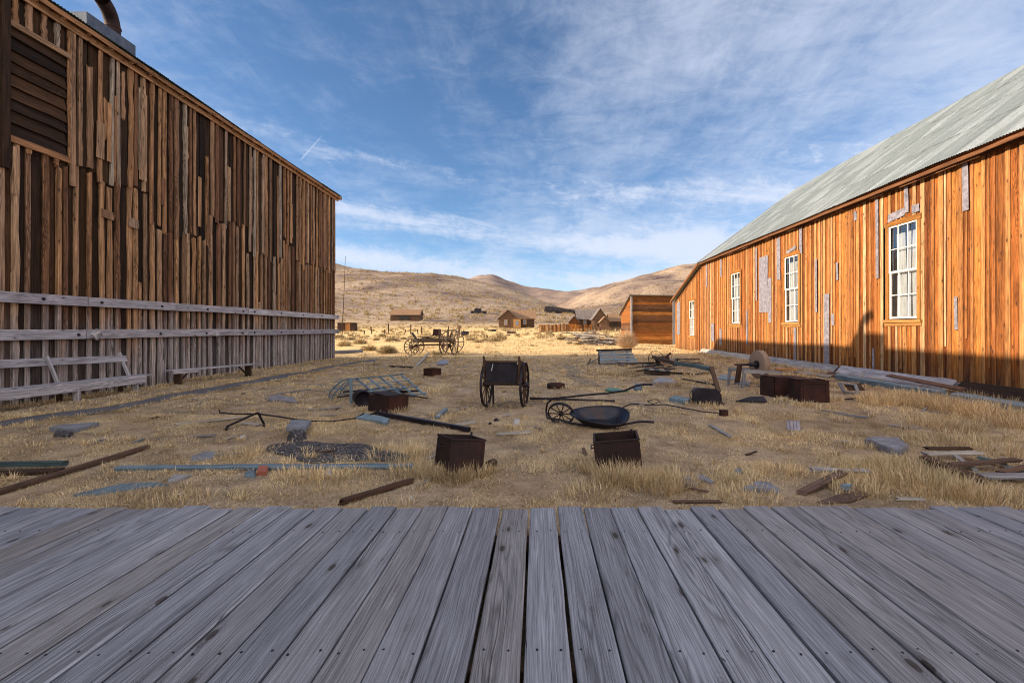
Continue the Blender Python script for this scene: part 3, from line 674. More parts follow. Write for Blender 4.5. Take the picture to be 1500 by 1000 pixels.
bn = n.noise(n.map(ae, (3.2, 13, 1), (1.1, 0, 0)), 1, 9, .66, .5); bf = n.noise(n.map(ae, (20, 24, 1), (0, 0, 0), (0, 0, .5)), 1, 7, .7, .25)
def bump(c, w, a):
    t = n.math('DIVIDE', n.math('SUBTRACT', e_, c), w); return n.math('MULTIPLY', n.math('POWER', 2.718, n.math('MULTIPLY', n.math('MULTIPLY', t, t), -1)), a)
bb = n.math('ADD', bump(.187, .030, .26), n.math('ADD', bump(.290, .030, .15), bump(.105, .032, .30)))
bb = n.math('ADD', bb, n.math('MULTIPLY', n.rng(az, .0, .40), n.math('MULTIPLY', n.rng(el, .48, .22), .20)))
low = n.math('ADD', n.math('MULTIPLY', bn, .68), n.math('ADD', n.math('MULTIPLY', bf, .32), bb))
c2 = n.math('MULTIPLY', n.math('MULTIPLY', n.rng(low, .58, .86), n.rng(el, .50, .30)), .88)
cl = n.math('MAXIMUM', c1, c2, clamp=True)
# contrail
taz = n.math('DIVIDE', dx, n.math('MAXIMUM', dy, .2)); tel = n.math('DIVIDE', dz, n.math('MAXIMUM', dy, .2))
ca, ce = (455 - CX) / F, (CY - 218) / F
ta = n.math('SUBTRACT', taz, ca); te = n.math('SUBTRACT', tel, ce)
al = n.math('ADD', n.math('MULTIPLY', ta, .66), n.math('MULTIPLY', te, .75)); ac = n.math('SUBTRACT', n.math('MULTIPLY', ta, .75), n.math('MULTIPLY', te, .66))
ct = n.math('MULTIPLY', n.rng(n.math('ABSOLUTE', al), .020, .042, 1, 0), n.rng(n.math('ABSOLUTE', ac), .0004, .0034, 1, 0))
cl = n.math('MAXIMUM', cl, n.math('MULTIPLY', n.math('MULTIPLY', ct, n.rng(bf, .35, .6, .3, 1)), n.math('MULTIPLY', n.math('GREATER_THAN', dy, .1), .6)))
skyc = n.N('ShaderNodeHueSaturation', Hue=.5, Saturation=1.10, Value=.78, Fac=1.0, Color=sky.outputs[0]).outputs[0]
CLOUD = (3.3, 3.6, 4.3, 1)
back = n.math('MULTIPLY', n.rng(dy, .05, -.35), n.rng(n.noise(n.map(d, (1.5, 1.5, 3)), 1.6, 6, .6), .34, .56))  # bright clouds added behind the camera, unseen, for a whiter fill
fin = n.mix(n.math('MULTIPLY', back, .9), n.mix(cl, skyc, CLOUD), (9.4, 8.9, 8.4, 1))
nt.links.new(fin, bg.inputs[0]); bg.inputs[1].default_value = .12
S.view_settings.view_transform = 'Standard'; S.view_settings.look = 'None'; S.view_settings.gamma = 1; S.view_settings.exposure = 1.0
S.cycles.filter_width = 1.05
# ================================================================== things
RZm = lambda a: Matrix.Rotation(math.radians(a), 3, 'Z')
RXm = lambda a: Matrix.Rotation(math.radians(a), 3, 'X')
RYm = lambda a: Matrix.Rotation(math.radians(a), 3, 'Y')
def X4(loc, M3): return Matrix.Translation(V(loc)) @ M3.to_4x4()

def bar(name, label, cat, a, b, w, t, mat, lift=None, group=None, seg=4, jit=.06, z1=0, z2=0, taper=1., up=None, twist=0.):
    lift = t / 2 + .008 if lift is None else lift
    p0, p1 = G(*a), G(*b); p0.z += lift + z1; p1.z += lift + z2
    return MB().plank(p0, p1, w, t, up=up or (R.uniform(-.12, .12), R.uniform(-.12, .12), 1), seg=seg, jit=jit, taper=taper, rag=.03, twist=twist).build(name, mat, label=label, cat=cat, group=group)
def slabpx(name, label, cat, px, th, mat, lift=0.0, tilt=0.0, group=None):
    pts = [G(*p) for p in px]; z = sum(p.z for p in pts) / len(pts) + lift; cx = sum(p.x for p in pts) / len(pts)
    for i, p in enumerate(pts): p.z = z + tilt * (p.x - cx) + R.uniform(-.006, .006)
    c = V((sum(p.x for p in pts), sum(p.y for p in pts), sum(p.z for p in pts))) / len(pts)
    m = MB(); n_ = len(pts); t = R.random()
    # order clockwise -> make top ring with small chamfer
    ar = sum(pts[i].x * pts[(i + 1) % n_].y - pts[(i + 1) % n_].x * pts[i].y for i in range(n_))
    if ar < 0: pts = pts[::-1]
    fine = []
    for i in range(n_):
        a, b = pts[i], pts[(i + 1) % n_]
        for k in range(4): q = a.lerp(b, k / 4); q += V((R.uniform(-1, 1), R.uniform(-1, 1), 0)) * (b - a).length * (.025 if k else .01); fine.append(q)
    rk = name in ('stone', 'concrete_lump', 'rock'); ts = .62 if rk else .96; ms = .93 if rk else 1.
    top = [c + (p - c) * (ts + (R.uniform(-.08, .08) if rk else 0)) + V((0, 0, th + R.uniform(-.1, .1) * th)) for p in fine]; sh_ = [c + (p - c) * ms + V((0, 0, th * (.6 if rk else .82))) for p in fine]; bot = [p - V((0, 0, .03)) for p in fine]
    m.rings([bot, sh_, top], t, rk)
    m.poly(top, t); return m.build(name, mat, label=label, cat=cat, group=group)

# ---- open iron box
def iron_box(name, label, loc, W, D, Hh, M3, mat, closed=False, lidmat=None, handle=True, peg=True, th=.015):
    e = empty(name, loc, label, 'iron box', 'rusted iron boxes left in the yard')
    T = X4(loc, M3); sx, sy = W / 2, D / 2
    m = MB()
    m.box((0, -sy + th / 2, Hh / 2), W, th, Hh, tint=.5); m.box((0, sy - th / 2, Hh / 2), W, th, Hh, tint=.4)
    m.box((-sx + th / 2, 0, Hh / 2), th, D - 2 * th - .002, Hh, tint=.5); m.box((sx - th / 2, 0, Hh / 2), th, D - 2 * th - .002, Hh, tint=.6)
    m.box((0, 0, th / 2 + .004), W - 2 * th - .004, D - 2 * th - .004, th, tint=.5)
    m.xf(T).build('shell', mat, e)
    r = MB(); rw = .022
    for s_ in (-1, 1):
        r.box((0, s_ * (sy + .004), Hh - rw / 2), W + .02, .010, rw); r.box((s_ * (sx + .004), 0, Hh - rw / 2), .010, D - .004, rw)
        for q in (-1, 1):
            r.box((s_ * (sx + .003) - s_ * .014, q * (sy + .003), Hh / 2 - .012), .028, .009, Hh - rw - .03)
            r.box((s_ * (sx + .003), q * (sy + .003) - q * .020, Hh / 2 - .012), .009, .028, Hh - rw - .03)
    r.xf(T).build('rim', mat, e)
    if closed: MB().box((0, 0, Hh + .012), W + .03, D + .03, .02).xf(T).build('lid', lidmat or mat, e)
    if handle:
        h = MB().tube([(-sx - .005, -.07, Hh * .75), (-sx - .04, -.06, Hh * .75), (-sx - .045, .0, Hh * .68), (-sx - .04, .06, Hh * .75), (-sx - .005, .07, Hh * .75)], .007, 6); h.xf(T).build('handle', M['iron'], e)
    if peg: MB().tube([(sx - .06, sy * .2, Hh - .03), (sx - .06, sy * .2, Hh + .055)], .013, 8).xf(T).build('peg', M['iron'], e)
    return e
g = G(672, 690); iron_box('iron_box', 'tilted dark rusted iron box in tall grass left of the middle, nearest the boardwalk', (g.x - .02, 5.42, g.z - .035), .40, .44, .41, RZm(30) @ RYm(8) @ RXm(-4), M['rust'])
g = G(908, 690); iron_box('iron_box', 'dark rusted iron box in tall grass below the upturned wheelbarrow', (g.x + .02, 5.55, g.z - .05), .50, .36, .42, RZm(-7) @ RYm(-6) @ RXm(3), M['rust'])
g = G(570, 600); e = iron_box('iron_box', 'low iron box with red-rusted end and folded lid before the blue lattice frame', (g.x, 9.42, g.z - .02), .58, .48, .33, RZm(-33) @ RXm(-3), M['rust'], handle=False, peg=False)
T = X4((g.x, 9.42, g.z - .02), RZm(-33) @ RXm(-3))
MB().box((-.06, .02, .345), .5, .44, .012, RYm(4)).xf(T).build('lid', M['rust'], e)
MB().box((.297, 0, .165), .008, .46, .30).xf(T).build('end_plate', M['redrust'], e)
g = G(1194, 590); e = iron_box('iron_box', 'square red-brown iron box with a raised frame on its face, near the hall', (g.x + .02, 10.62, g.z - .02), .60, .55, .50, RZm(-2) @ RYm(-1), M['redrust'], handle=False, peg=False)
T = X4((g.x + .02, 10.62, g.z - .02), RZm(-2) @ RYm(-1)); m = MB()
for s_ in (-1, 1): m.box((s_ * .24, -.283, .25), .03, .014, .42); m.box((0, -.2845, .25 + s_ * .195), .45, .014, .03)
m.box((-.1, .03, .51), .46, .4, .012, RYm(3)); m.xf(T).build('face_frame', M['redrust'], e)
g = G(1150, 580); T = X4((g.x - .02, 11.45, g.z - .01), RZm(8)); e = empty('iron_box', (g.x - .02, 11.45, g.z), 'wide open-sided rusted iron box behind the square red-brown one', 'iron box', 'rusted iron boxes left in the yard')
m = MB().slab([(-.39, -.285, .01), (-.39, -.285, .47), (.39, -.285, .47), (.39, -.285, .36), (-.12, -.285, .03)][::-1], (0, .014, 0)).box((0, .28, .24), .8, .014, .46).box((-.39, 0, .24), .014, .5, .46).box((.39, 0, .24), .014, .5, .46).box((0, 0, .475), .8, .58, .012, RYm(2)).box((0, 0, .012), .78, .54, .012)
m.xf(T).build('shell', M['redrust'], e)
MB().plank((-.14, -.31, .03), (.40, -.31, .385), .022, .012).xf(T).build('bar', M['rail'], e)
g = G(1036, 592); e = empty('iron_tank', (g.x, 10.25, g.z), 'dark flat iron tank with rounded top corners under the bent wooden post', 'tank')
T = X4((g.x, 10.25, g.z - .02), RZm(-8)); pr = []
for (a, b) in ((-.27, 0), (-.285, .28), (-.25, .345), (-.19, .365), (.2, .345), (.26, .30), (.27, .22), (.27, 0)): pr.append((a, b))
m = MB().rings([[V((a * .97, -.112, b * .985)) for a, b in pr], [V((a, -.10, b)) for a, b in pr], [V((a, .10, b)) for a, b in pr], [V((a * .97, .112, b * .985)) for a, b in pr]], .5, False)
m.poly([V((a * .97, -.112, b * .985)) for a, b in pr]); m.poly([V((a * .97, .112, b * .985)) for a, b in pr][::-1]); m.xf(T).build('shell', M['iron'], e)
MB().tube([(-.28, 0, .30), (-.33, 0, .27), (-.34, 0, .18), (-.31, 0, .12), (-.285, 0, .12)], .008, 6).xf(T).build('handle', M['iron'], e)
g = G(631, 551); iron_box('iron_box', 'small brown rusted box in the yard, nearest the far wagon', (g.x, 16.4, g.z - .02), .42, .40, .27, RZm(-35), M['redrust'], handle=False, peg=False)

# ---- drum behind the low box
g = G(531, 590); e = empty('iron_drum', (g.x, 10.0, g.z), 'dark round iron drum lying behind the low iron box', 'drum')
T = X4((g.x + .17, 10.0, g.z + .165), RZm(30)) @ Matrix.Diagonal((.84, .84, .84, 1)); rg = []
for (r_, y_) in ((.01, .05), (.15, .05), (.16, -.02), (.2, -.03), (.205, 0), (.205, .3), (.2, .33), (.01, .33)):
    rg.append([V((r_ * math.cos(k * 6.28318 / 28), y_, r_ * math.sin(k * 6.28318 / 28))) for k in range(28)])
MB().rings(rg, .5).xf(T).build('shell', M['iron'], e); MB().tube([(0, -.06, 0), (0, .06, 0)], .03, 10).xf(T).build('hub', M['iron'], e)

# ---- two-wheeled hand cart
cx, cy = -.655, 9.85; gz = H(cx, cy)
T = X4((cx, cy, gz), RZm(-9)); cart = empty('hand_cart', (cx, cy, gz), 'small two-wheeled cart with dark box and pointed side boards in the middle of the yard', 'cart')
for s_ in (-1, 1):
    a, b, c = MB(), MB(), MB(); wheel(a, b, c, (s_ * .40, 0, .455), (1, 0, 0), .46, .045, .03, 12, .06, .013, .16, 44)
    w_ = a.xf(T).build('wheel', M['iron'], cart); b.xf(T).build('spokes', M['darkwood'], w_); c.xf(T).build('hub', M['iron'], w_)
MB().tube([(-.46, 0, .455), (.46, 0, .455)], .022, 10).xf(T).build('axle', M['galv'], cart)
m = MB()
m.plank((-.31, -.36, .73), (.31, -.36, .73), .40, .02, up=(0, -1, .05), seg=2); m.plank((-.31, .36, .68), (.31, .36, .68), .32, .02, up=(0, -1, 0)); m.box((0, 0, .525), .62, .74, .02)
m.xf(T).build('box_panel', M['iron'], cart)
for s_ in (-1, 1):
    q = [(s_ * .33, -.40, .53), (s_ * .33, .38, .53), (s_ * .345, .38, .88), (s_ * .345, -.05, .93), (s_ * .35, -.27, .97), (s_ * .35, -.37, 1.06), (s_ * .35, -.42, 1.04)]
    MB().slab(q, (s_ * .022, 0, 0), .3).xf(T).build('side_board', M['darkwood'], cart)
m = MB().plank((-.33, -.385, .95), (.33, -.385, .95), .035, .02, up=(0, -1, 0)); m.plank((-.34, -.36, .50), (.34, -.36, .50), .05, .05); m.plank((-.34, .36, .50), (.34, .36, .50), .05, .05)
m.xf(T).build('cross_rail', M['darkwood'], cart)
MB().plank((-.24, -.10, .50), (-.25, -.02, -.01), .035, .035, up=(0, 1, 0)).xf(T).build('prop_leg', M['iron'], cart)
for x_ in (-.2, .18): MB().box((x_, 0, .487), .06, .12, .05).xf(T).build('bracket', M['iron'], cart)
MB().plank((-.17, -.378, .9), (-.20, -.375, .76), .018, .006, up=(0, -1, 0)).xf(T).build('strap', M['rail'], cart)
p0, p1 = G(776, 587), G(901, 590)
MB().tube([p0 + V((0, .0, .06)), p0.lerp(p1, .35) + V((0, 0, .055)), p0.lerp(p1, .37) + V((0, 0, .055)), p1 + V((0, 0, .045))], [.03, .027, .021, .021], 8).build('shaft_pole', M['iron'], label='straight dark pole lying on the grass from the cart towards the right', cat='pole')

# ---- wheelbarrow on its side
e = empty('wheelbarrow', tuple(G(870, 630)), 'upturned blue-black iron wheelbarrow with spoked wheel lying on the grass', 'wheelbarrow')
wc = G(822, 622); gz = wc.z
T = X4((wc.x, wc.y + .06, gz + .175), RZm(-13) @ RXm(30))
a, b, c = MB(), MB(), MB(); wheel(a, b, c, (0, 0, 0), (0, 1, 0), .225, .045, .02, 10, .035, .009, .10, 40)
w_ = a.xf(T).build('wheel', M['iron'], e); b.xf(T).build('spokes', M['iron'], w_); c.xf(T).build('hub', M['iron'], w_)
fork = MB()
fr_ = [(.10, .12, .02), (.0, .12, .14), (-.12, .125, .20), (-.235, .11, .15), (-.27, .10, .02), (-.25, .1, -.1)]
fork.tube([(-.27, .09, .0), (-.24, .11, .13), (-.13, .14, .21), (.05, .19, .20), (.35, .26, .20), (.75, .31, .22), (1.05, .33, .27), (1.22, .34, .36), (1.36, .34, .40), (1.5, .34, .405)], .017, 8)
fork.tube([(-.27, .09, 0), (-.25, .0, -.02), (-.22, -.10, -.02), (0, -.12, -.03), (.2, -.16, -.06), (.55, -.2, -.07), (1.0, -.22, .0), (1.25, -.22, .08), (1.38, -.22, .10), (1.52, -.22, .09)], .017, 8)
fork.xf(T).build('handle_frame', M['iron'], e)
st = MB().tube([(1.02, .1, .1), (1.15, .16, .13), (1.28, .18, .12)], .010, 6).tube([(.95, -.1, .05), (.9, -.2, -.12), (.8, -.2, -.14)], .010, 6); st.xf(T).build('stay_rod', M['iron'], e)
rg = []
def tubring(sx0, sx1, wy, z, n_=36, slope=0):
    o = []
    for k in range(n_):
        t = 6.28318 * k / n_; cx_ = math.copysign(abs(math.cos(t)) ** .62, math.cos(t)); cy_ = math.copysign(abs(math.sin(t)) ** .7, math.sin(t))
        x_ = (sx0 + sx1) / 2 + (sx1 - sx0) / 2 * cx_; o.append(V((x_, wy * cy_ * (.42 + .58 * min(1, max(0, (x_ - .12) / .62)) ** .8), z + slope * (x_ - .6))))
    return o
outer = [tubring(.40, .82, .15, -.10), tubring(.36, .88, .19, -.08), tubring(.28, .99, .25, .0, slope=.03), tubring(.17, 1.10, .305, .11, slope=.06), tubring(.155, 1.115, .315, .12, slope=.06)]
inner = [tubring(.17, 1.10, .30, .123, slope=.06), tubring(.29, .98, .242, .01, slope=.03), tubring(.37, .87, .182, -.07), tubring(.41, .81, .142, -.088)]
T2 = X4((wc.x, wc.y + .02, gz + .155), RZm(-13) @ RYm(4) @ RXm(19)) @ Matrix.Diagonal((1, 1, .8, 1))
m = MB().rings(outer + inner, .5); m.poly(inner[-1]); m.poly(outer[0][::-1]); m.xf(T2).build('tray', M['tubiron'], e)
MB().tube(outer[-1] + outer[-1][:1], .011, 6).xf(T2).build('tray_rim', M['iron'], e)

# ---- fire pan, pole, bent rod on frame
g = G(815, 571); rg = []
for (r_, z_) in ((.20, 0), (.235, .02), (.24, .12), (.225, .135), (.21, .12), (.19, .07), (.01, .07)): rg.append([V((g.x + r_ * math.cos(k * .2244), 12.8 + r_ * math.sin(k * .2244), g.z + z_)) for k in range(28)])
MB().rings(rg, .5).build('iron_pan', M['rust'], label='round shallow rusted iron pan lying right of the small cart', cat='pan')
p0, p1 = G(552, 609), G(687, 633)
e = empty('iron_beam', tuple(p0), 'long straight dark square iron beam lying in front of the low iron box', 'beam')
MB().plank(p0 + V((0, 0, .05)), p1 + V((0, 0, .045)), .075, .07, ch=.008).build('shaft', M['iron'], e); MB().tube([p0 + V((-.09, .1, .03)), p0 + V((-.02, .02, .06)), p0 + V((-.1, -.06, .03))], .02, 6).build('fork', M['rust'], e)
ap = P(378, 604, 7.85); f1 = G(332, 629); f2 = G(386, 624)
e = empty('bent_rod_stand', tuple(f1), 'black two-legged iron stand holding up a long bent rod', 'rod stand')
MB().tube([P(321, 600, 8.0), P(322, 604.5, 8.0), P(345, 606, 7.95), P(378, 606, 7.86), P(410, 610, 7.9), P(433, 614, 8.0), G(455, 619) + V((0, 0, .03)), G(490, 619) + V((0, 0, .03)), G(520, 615) + V((0, 0, .03)), G(533, 610) + V((0, 0, .06))], .013, 6).build('rod', M['iron'], e)
for f in (f1, f2):
    l = MB().tube([ap, f + V((0, 0, .05))], .018, 6).build('leg', M['iron'], e)
    MB().plank(f + V((-.03, .07, .03)), f + V((.05, -.09, .02)), .035, .04).build('foot', M['iron'], l)

# ---- blue lattice frame with bows
g = G(540, 592); e = empty('lattice_frame', tuple(g), 'pale blue collapsed wooden lattice frame with curved bows, behind the low iron box', 'frame')
c00, c10, c11, c01 = P(521, 556, 11.6), P(588, 549, 12.3), P(621, 577.5, 11.0), P(560, 584, 10.3)
m = MB()
for k in range(5): a_ = c00.lerp(c10, k / 4 * .97 + .03); b_ = c01.lerp(c11, k / 4); l = MB().plank(a_, b_ + (b_ - a_) * .05, .058, .022, seg=3, jit=.05); l.build('cross_slat', M['bluewood'], e)
for k in range(4): a_ = c00.lerp(c01, k / 3.0); b_ = c10.lerp(c11, k / 3.0); MB().plank(a_ - (b_ - a_) * (.12 if k else .3) + V((0, 0, .02)), b_ + (b_ - a_) * .06 + V((0, 0, .02)), .055, .022, seg=3, jit=.05).build('long_slat', M['bluewood'], e)
for (a_, b_, c_) in (((480, 586, 11.2), (490, 566, 11.1), (514, 554, 11.2)), ((496, 584, 11.5), (505, 566, 11.4), (524, 553, 11.6)), ((484, 590, 10.8), (494, 572, 10.8), (513, 557, 10.9))):
    A, B, C = P(*a_), P(*b_), P(*c_); MB().tube([A, A.lerp(B, .5) + V((-.02, 0, .03)), B, B.lerp(C, .5) + V((-.01, 0, .04)), C], .018, 6).build('bow', M['bluewood'], e)
for (a_, b_) in ((((481, 572, 11.0), (523, 563, 11.3))), ((489, 560, 11.4), (530, 553, 11.9)), ((482, 579, 11), (515, 576, 11))): MB().plank(P(*a_), P(*b_), .035, .016).build('stringer', M['bluewood'], e)
MB().plank(G(514.5, 591) - V((0, 0, .03)), P(514, 553, G(514.5, 591).y + .05), .055, .055, up=(0, 1, 0), ch=.006).build('post', M['bluewood'], e)
MB().plank(G(486, 588) + V((0, .3, .06)), G(520, 586) + V((0, .1, .1)), .05, .03).build('dark_rail', M['iron'], e)

# ---- benches by the barn
def bench_dir(a, b): d = (V(b) - V(a)); d.z = 0; return d.normalized(), V((d.y, -d.x, 0)).normalized()
A, B = V((-10.25, 8.3, 0)), V((-10.12, 12.35, 0)); d_, s_ = bench_dir(A, B)
e = empty('bench', tuple(A.lerp(B, .5)), 'long grey plank bench with an open backrest against the barn wall', 'bench')
MB().plank(A + V((-.16, 0, .43)), B + V((-.16, .22, .40)), .30, .04, seg=10, jit=.02, ch=.006).build('seat', M['rail'], e)
MB().plank(A + V((0, 0, .33)), B + V((0, 0, .31)), .19, .04, up=(1, 0, 0), seg=10, jit=.03, ch=.006).build('front_board', M['rail'], e)
MB().plank(A + V((-.62, 0, .93)), B + V((-.5, .0, .84)), .17, .035, up=(1, 0, .25), seg=10, jit=.04, ch=.006).build('backrest', M['rail'], e)
for y_ in (8.7, 10.45, 12.25): MB().plank((-10.42, y_ - .05, .38), (-10.72, y_, 1.0), .07, .045, up=(0, 1, 0)).build('back_post', M['rail'], e)
for y_ in (8.9, 10.6, 12.15): MB().plank((-10.22, y_, -.05), (-10.2, y_, .29), .12, .06, up=(0, 1, 0), ch=.006).build('leg', M['rail'], e)
for y_ in (8.9, 10.6, 12.15): MB().plank((-10.6, y_, -.05), (-10.6, y_, .40), .10, .06, up=(0, 1, 0), ch=.006).build('leg', M['darkwood'], e)
A, B = V((-10.55, 13.9, 0)), V((-9.75, 16.3, 0)); d_, s_ = bench_dir(A, B)
e = empty('bench', tuple(A.lerp(B, .5)), 'low backless plank bench by the middle of the barn wall', 'bench')
MB().plank(A - d_ * .15 + V((0, 0, .40)), B + d_ * .2 + V((0, 0, .40)), .30, .045, seg=8, jit=.02).build('seat', M['rail'], e)
MB().plank(A - d_ * .12 + s_ * .13 + V((0, 0, .34)), A + d_ * .6 + s_ * .13 + V((0, 0, .34)), .07, .03, up=s_, seg=2).build('apron', M['rail'], e)
for q in (.04, .95):
    c = A.lerp(B, q); MB().plank(c + V((0, 0, -.06)), c + V((0, 0, .375)), .27, .05, up=d_).build('leg', M['darkwood'], e)
    MB().plank(c + V((0, 0, .05)) + d_ * (.03 if q < .5 else -.03), c + d_ * (.35 if q < .5 else -.35) + V((0, 0, .37)), .05, .03, up=s_).build('brace', M['darkwood'], e)

# ---- grindstone
g = G(1107, 566); gx, gy = g.x - .02, 13.35; e = empty('grindstone', (gx, gy, g.z), 'large round tan grindstone mounted on a broken wooden frame beside the hall', 'grindstone')
T = X4((gx, gy, g.z), RZm(8)); n_ = 48; rg = []
for (r_, x_) in ((.10, -.06), (.385, -.075), (.40, -.06), (.40, .075), (.385, .09), (.10, .075)): rg.append([V((x_ + .18, r_ * math.cos(6.28318 * k / n_), .60 + r_ * math.sin(6.28318 * k / n_))) for k in range(n_)])
st = MB().rings(rg, .5).xf(T).build('stone', M['grit'], e)
m = MB().tube([(.115, 0, .6), (.08, 0, .6)], .11, 20); m.xf(T).build('flange', M['iron'], st)
MB().tube([(-.55, 0, .6), (-.1, 0, .6), (-.1, 0, .6), (.45, 0, .6)], [.025, .03, .05, .04], 8).xf(T).build('axle', M['iron'], e)
for y_ in (-.36, .36): MB().plank((-.52, y_, .44), (.6, y_, .42), .08, .09, seg=6, jit=.08).xf(T).build('rail', M['greywood'], e)
for (x_, y_, dx_) in ((-.48, -.36, -.08), (.02, -.38, -.04), (-.48, .36, -.08), (.5, .36, .05)): MB().plank((x_ + dx_, y_ - .03, -.03), (x_, y_, .41), .08, .06, up=(0, 1, 0), seg=2, jit=.06).xf(T).build('leg', M['greywood'], e)
for x_ in (-.60, -.54): MB().plank((x_ - .03, -.2, .12), (x_ + .05, -.2, .62), .09, .03, up=(0, 1, 0)).xf(T).build('end_plank', M['darkwood'], e)
MB().plank((.42, -.38, .50), (1.02, -.40, .47), .09, .05).xf(T).build('orange_rail', M['orbatt'], e)

# ---- blue wagon bed wreck, machinery and raised tongue
g = G(905, 535); T = X4((g.x, 21.6, g.z), RZm(3)); e = empty('wagon_bed', (g.x, 21.6, g.z), 'broken pale blue wagon bed tipped up at the shadow edge, right of the cart', 'wagon bed')
MB().plank((-.82, .35, .62), (.80, .3, .66), .11, .09, seg=4, jit=.08).xf(T).build('top_beam', M['darkwood'], e)
for k in range(5): MB().plank((-.80 + k * .03, -.35 + k * .15, .12 + k * .105), (.92 - k * .03, -.35 + k * .15, .14 + k * .105), .13, .025, up=(0, -.55, .8), seg=3, jit=.05).xf(T).build('slat', M['bluewood'] if k % 2 else M['greywood'], e)
for x_ in (-.7, -.1, .55): MB().plank((x_, -.40, .05), (x_ + .03, .34, .60), .09, .06).xf(T).build('crosspiece', M['bluewood'], e)
for x_ in (-.7, .6): MB().plank((x_, .3, -.02), (x_, .33, .6), .08, .07, up=(0, 1, 0)).xf(T).build('leg', M['darkwood'], e)
MB().plank((-.1, -.45, .22), (.2, -.85, .0), .12, .03).xf(T).build('loose_slat', M['greywood'], e)
bar('split_rail', 'thin grey rail poking out left of the blue wagon bed', 'rail', (861, 534), (884, 530), .05, .04, M['greywood'], z1=.05, z2=.2); 
MB().plank(G(861, 534) + V((0, 0, 0)), G(864, 533) + V((.05, 0, .27)), .06, .03, up=(0, 1, 0)).build('wooden_stake', M['darkwood'], label='short dark stake leaning at the left end of the thin grey rail', cat='stake')
g = G(955, 535); T = X4((g.x, 19.8, g.z), RZm(-12)); e = empty('farm_machine', (g.x, 19.8, g.z), 'wrecked farm machine with thin iron wheel and slanted beam, right of the blue wagon bed', 'farm machine')
a, b, c = MB(), MB(), MB(); wheel(a, b, c, (-.12, .15, .36), (.35, 1, 0), .33, .03, .02, 8, .05, .008, .14, 36); w_ = a.xf(T).build('wheel', M['iron'], e); b.xf(T).build('spokes', M['iron'], w_); c.xf(T).build('hub', M['iron'], w_)
MB().tube([(-.1, -.15, .33), (.35, .1, .36)], .13, 14).xf(T).build('gear_case', M['rust'], e)
MB().plank((-.25, -.3, .02), (.46, -.2, .62), .12, .07, seg=3, jit=.08).xf(T).build('beam', M['darkwood'], e)
MB().plank((-.85, -.45, .22), (-.05, -.3, .06), .14, .04, seg=2, jit=.05).xf(T).build('tail_board', M['tealwood'], e)
MB().plank((.0, -.32, .30), (.5, -.5, .08), .2, .03).xf(T).build('brown_board', M['brownwood'], e)
MB().plank((-.66, -.45, -.02), (-.66, -.45, .2), .04, .04, up=(0, 1, 0)).xf(T).build('leg', M['iron'], e)
pA, pB, pC, pD = P(957, 523, 20.3), P(993, 533, 15.2), P(1022, 536, 12.0), P(1043, 541, 10.5); ft = G(1055, 593)
e = empty('wagon_tongue', tuple(ft), 'long raised wagon tongue ending in a brown post standing beside the dark tank', 'wagon tongue')
MB().plank(pA, pB, .13, .12, seg=3, jit=.06).build('rear_beam', M['darkwood'], e); MB().plank(pB + V((-.02, .15, .01)), pC, .12, .10, seg=3, jit=.08).build('middle_beam', M['tealwood'], e); MB().plank(pC + V((-.04, .2, .005)), pD, .10, .09, seg=3, jit=.08).build('end_beam', M['tealwood'], e)
md = P(1053, 574, 10.3); MB().plank(pD + V((-.02, 0, .06)), md, .085, .06, up=(0, 1, 0), seg=3, jit=.08).build('post', M['brownwood'], e)
MB().tube([md, md + V((.04, 0, -.06)), md + V((.05, 0, -.2)), ft + V((.05, 0, .03)), ft + V((.09, 0, .0))], .017, 6).build('iron_hook', M['iron'], e)
MB().tube([pB + V((0, .1, .05)), pB + V((.03, .1, .17))], .02, 6).build('pin', M['iron'], e)
g = G(968, 551); T = X4((g.x, 16.6, g.z), RZm(-6)); e = empty('wooden_sled', (g.x, 16.6, g.z), 'low dark boat-like wooden sled in the grass below the farm machine', 'sled')
MB().plank((-.45, -.15, .08), (.40, -.15, .05), .05, .16, up=(0, 1, 0), seg=5, jit=.1, bow=-.03).xf(T).build('runner', M['darkwood'], e); MB().plank((-.40, .2, .12), (.42, .22, .06), .05, .14, up=(0, 1, 0), seg=4).xf(T).build('runner', M['darkwood'], e)
for k in range(5): MB().plank((-.36 + k * .18, -.17, .19 - k * .012), (-.34 + k * .18, .24, .20 - k * .012), .14, .025).xf(T).build('board', M['greywood'] if k % 2 else M['tealwood'], e)

# ---- far wagon with four wheels
g = G(636, 521); wy = 29.6; wx = (636 - CX) / F * wy; T = X4((wx, wy, H(wx, wy)), RZm(6))
e = empty('farm_wagon', (wx, wy, H(wx, wy)), 'weathered four-wheeled farm wagon with tall right wheels in the sunlit field', 'wagon')
for (x_, y_, r_, yaw) in ((-1.28, -.62, .50, 18), (-1.15, .62, .50, 12), (.62, -.75, .60, 62), (1.25, -.55, .80, 68), (1.05, .65, .78, 8)):
    a, b, c = MB(), MB(), MB(); wheel(a, b, c, (x_, y_, r_ - .02), (math.sin(math.radians(yaw)), math.cos(math.radians(yaw)), 0), r_, .07, .05, 12, .1, .022, .26, 36)
    w_ = a.xf(T).build('wheel', M['wagonwood'], e); b.xf(T).build('spokes', M['wagonwood'], w_); c.xf(T).build('hub', M['darkwood'], w_)
MB().box((-.1, 0, .80), 2.3, 1.05, .08).xf(T).build('bed', M['darkwood'], e)
for s_ in (-.5, .5): MB().plank((-1.2, s_, .9), (1.1, s_, .92), .14, .04, up=(0, 1, 0), seg=4, jit=.08).xf(T).build('side_board', M['wagonwood'], e)
MB().plank((-1.05, 0, .9), (-1.35, 0, 1.35), .8, .04, up=(1, 0, .6)).xf(T).build('seat_back', M['wagonwood'], e)
